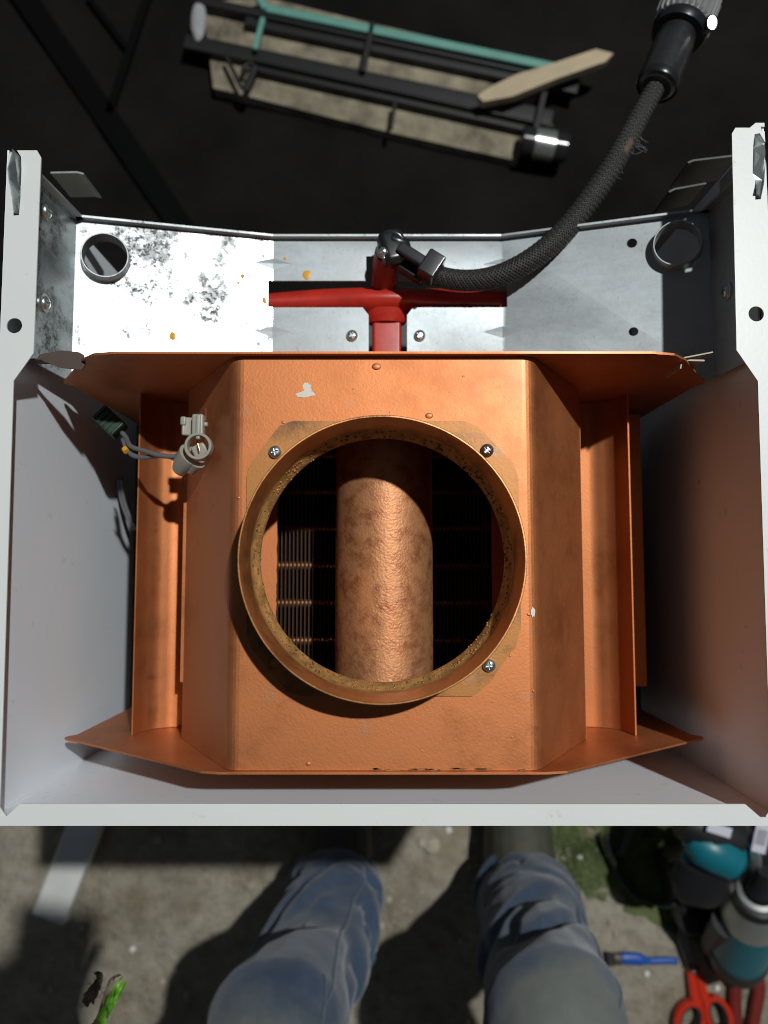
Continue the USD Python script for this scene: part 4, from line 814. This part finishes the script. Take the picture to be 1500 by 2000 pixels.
# -- second tool, nose up
t2 = thing('impact_wrench', 'teal drill with silver gear case, nose pointing up, standing at the right edge', 'drill', V(1450, 1850, 0.0))
b_, n_2 = T3(1443, 1866, 0.085), T3(1481, 1744, 0.185)
ax2 = (n_2 - b_) / np.linalg.norm(n_2 - b_); L2 = np.linalg.norm(n_2 - b_)
obj('motor_housing', lathe(b_, n_2, [(0.0, 0.0), (0.0, 0.030), (0.006, 0.0335), (L2 * .60, 0.0335), (L2 * .63, 0.032)], 48), 'tool_teal', t2, 30)
obj('rear_cap', lathe(b_, n_2, [(-0.028, 0.0), (-0.026, 0.024), (-0.016, 0.033), (0.004, 0.0352), (0.010, 0.0352), (0.012, 0.033)], 48), 'tool_black', t2, 30)
obj('gear_case', lathe(b_, n_2, [(L2 * .57, 0.0318), (L2 * .62, 0.0328), (L2 * .78, 0.0320), (L2 * .90, 0.0285), (L2 * .93, 0.024)], 48), 'tool_silver', t2, 30)
obj('nose_bumper', lathe(b_, n_2, [(L2 * .90, 0.0275), (L2 * .91, 0.0295), (L2 * .99, 0.0285), (L2 * 1.0, 0.026)], 48), 'tool_black', t2, 30)
obj('nose_ring', lathe(b_, n_2, [(L2 * .98, 0.0255), (L2 * 1.02, 0.0235), (L2 * 1.03, 0.018), (L2 * .97, 0.016)], 48), 'tool_silver', t2, 30)
obj('chuck', lathe(b_, n_2, [(L2 * .97, 0.016), (L2 * 1.14, 0.013), (L2 * 1.20, 0.010), (L2 * 1.32, 0.0085), (L2 * 1.32, 0)], 32), 'tool_black', t2, 30)
obj('grip', loft([T3(1425, 1800, 0.14), T3(1408, 1822, 0.10), T3(1398, 1845, 0.05)], [0.020, 0.019, 0.019], 20), 'tool_black', t2, 30)
obj('battery', rbox(T3(1412, 1842, 0.034), (0.05, 0.085, 0.06), 0.008, trimesh.transformations.rotation_matrix(0.35, (0, 0, 1))), 'tool_black', t2, 30)
for o in (0, 8): obj('battery_stripe', rbox(T3(1412 + o, 1850 + o * .6, 0.066), (0.0035, 0.014, 0.002), 0.0006, trimesh.transformations.rotation_matrix(-0.3, (0, 0, 1))), 'tool_teal', t2)
# -- third tool at the right edge
t3 = thing('black_grinder', 'black tool with a white bar label cut off by the right edge', 'power tool', V(1490, 1650, 0.0))
c0, c1 = T3(1455, 1650, 0.19), T3(1535, 1636, 0.19)
obj('body', lathe(c0, c1, [(-0.004, 0), (-0.004, 0.016), (0.0, 0.026), (0.004, 0.029), (0.075, 0.029), (0.075, 0)], 40), 'tool_black', t3, 30)
obj('rim', lathe(c0, c1, [(-0.0045, 0.020), (-0.001, 0.0268), (0.002, 0.0292), (0.003, 0.0294), (0.004, 0.0290)], 40), 'tool_silver', t3, 30)
Rl = trimesh.transformations.rotation_matrix(-0.25, (0, 0, 1))
lb = obj('label_plate', rbox(T3(1487, 1634, 0.2205), (0.016, 0.036, 0.0012), 0.0005, Rl), 'label_white', t3)
for k in range(9): obj('bar_line', rbox(T3(1487 - k * 0.9 + 3, 1622 + k * 3.4, 0.2213), (0.011, 0.0006 + 0.0004 * (k % 2), 0.0005), 0.0001, Rl), 'tool_black', lb)
obj('handle', rbox(T3(1480, 1685, 0.17), (0.075, 0.022, 0.02), 0.005, trimesh.transformations.rotation_matrix(-0.45, (0, 0, 1))), 'tool_black', t3)
obj('foot', loft([T3(1470, 1712, 0.15), T3(1475, 1720, 0.004)], 0.014, 16), 'tool_black', t3)
# -- brush
br = thing('small_brush', 'small blue handled brush with dark bristles lying on the ground', 'brush', V(1230, 1872, 0))
zb_ = 0.014
obj('handle', loft(spline([T3(1212, 1872, zb_), T3(1222, 1872, zb_), T3(1246, 1873, zb_), T3(1262, 1876, zb_), T3(1300, 1876, zb_), T3(1322, 1877, zb_)], 30), np.interp(np.linspace(0, 1, 30), [0, .1, .35, .48, 1], [0.0078, 0.0085, 0.0085, 0.0048, 0.005]), 14, True, np.interp(np.linspace(0, 1, 30), [0, .1, .35, .5, 1], [0.0055, 0.006, 0.006, 0.004, 0.004])), 'blue_handle', br, True)
obj('ferrule', loft([T3(1199, 1873, zb_), T3(1213, 1873, zb_)], [0.0082, 0.0082], 14, True, [0.0052, 0.0056]), plain('ferrule', (0.10, 0.085, 0.07), 0.5, 0.3), br, 30)
bs = []
for k in range(160):
    a = RNG.uniform(-1, 1, 2); p0 = T3(1200, 1873, zb_) + np.array([0, a[0] * 0.0075, a[1] * 0.0042]); bs.append(loft([p0, p0 + np.array([-0.0098 - .001 * RNG.random(), a[0] * 0.001, a[1] * .0006])], 0.0005, 4))
obj('bristles', cat(bs), 'bristle', br, True, kind='stuff')
# -- scissors
sc = thing('scissors', 'red handled scissors lying on the ground with the loops at the bottom edge', 'scissors', V(1370, 1950, 0))
zs = 0.016
def flat_px(pts, z0, z1, hole=None, r=0.0025):
    P = Polygon([T3(a, b, zs)[:2] for a, b in pts]).buffer(-r * .6).buffer(r * .6, 6)
    if hole is not None: P = P.difference(hole)
    g = [x for x in getattr(P, 'geoms', [P])]; m = cat([trimesh.creation.extrude_polygon(x, z1 - z0, engine='earcut') for x in g]); m.apply_translation((0, 0, z0)); return m
def ell(cx, cy, rx, ry, rot):
    a = np.linspace(0, 2 * np.pi, 48, endpoint=False); return [(cx + rx * math.cos(t) * math.cos(rot) - ry * math.sin(t) * math.sin(rot), cy + rx * math.cos(t) * math.sin(rot) + ry * math.sin(t) * math.cos(rot)) for t in a]
def ring_px(cx, cy, rx, ry, rot, w, stem, z0, z1):
    e = Polygon([T3(a, b, zs)[:2] for a, b in ell(cx, cy, rx, ry, rot)]); i = Polygon([T3(a, b, zs)[:2] for a, b in ell(cx, cy, rx - w, ry - w, rot)])
    P = e.union(Polygon([T3(a, b, zs)[:2] for a, b in stem])).buffer(0.002).buffer(-0.002).difference(i)
    return P, i
PA, ia = ring_px(1347, 1990, 30, 38, 0.35, 10, [(1342, 1900), (1352, 1886), (1366, 1898), (1372, 1950), (1366, 1965), (1350, 1962), (1346, 1930)], 0, 0)
PB, ib = ring_px(1400, 1980, 26, 40, -0.35, 9, [(1352, 1890), (1365, 1886), (1370, 1900), (1382, 1950), (1392, 1952), (1378, 1975), (1370, 1960), (1360, 1925)], 0, 0)
def ex(P, z0, z1):
    m = cat([trimesh.creation.extrude_polygon(x, z1 - z0, engine='earcut') for x in getattr(P, 'geoms', [P])]); m.apply_translation((0, 0, z0)); return m
obj('handle', cat([ex(PA, 0.010, 0.020), ex(PA.buffer(-0.0012), 0.020, 0.0212)]), 'red_handle', sc, 20)
obj('handle', cat([ex(PB, 0.013, 0.023), ex(PB.buffer(-0.0012), 0.023, 0.0242)]), 'red_handle', sc, 20)
obj('grip_liner', ex(ia.difference(ia.buffer(-0.0022)), 0.009, 0.0205), 'tool_black', sc, 20); obj('grip_liner', ex(ib.difference(ib.buffer(-0.0022)), 0.012, 0.0235), 'tool_black', sc, 20)
obj('pivot', lathe(T3(1357, 1897, 0.0240), T3(1357, 1897, 0.034), [(0, 0.0036), (0.0015, 0.0034), (0.002, 0.0022), (0.0016, 0.0012), (0.0016, 0)], 24), 'screw', sc, 30)
obj('blade', flat_px([(1342, 1892), (1358, 1890), (1346, 1840), (1322, 1780), (1326, 1840)], 0.014, 0.017), 'screw_dark', sc, 20)
# -- pliers handles
plr = thing('pliers', 'dull red handled pliers lying with the handles towards the bottom edge', 'pliers', V(1455, 1950, 0))
for pts in ([(1444, 1898), (1437, 1925), (1436, 1960), (1434, 2030)], [(1474, 1888), (1483, 1925), (1478, 1965), (1473, 2030)]):
    obj('handle', loft(spline([T3(a, b, 0.014) for a, b in pts], 24), np.interp(np.linspace(0, 1, 24), [0, .3, .7, 1], [0.0072, 0.0085, 0.0085, 0.0085]), 14, True, 0.006), 'dull_red', plr, True)
obj('jaws', flat_px([(1436, 1900), (1480, 1890), (1472, 1858), (1462, 1820), (1452, 1822), (1446, 1862)], 0.006, 0.018), 'screw_dark', plr, 20)
# -- grey stick on the grass
one('grey_stick', loft([T3(1236, 1612, 0.014), T3(1212, 1672, 0.012)], [0.0065, 0.005], 10), plain('stick_grey', (0.07, 0.085, 0.085), 0.7), 'short dark grey stick lying on the grass', 'stick', True)
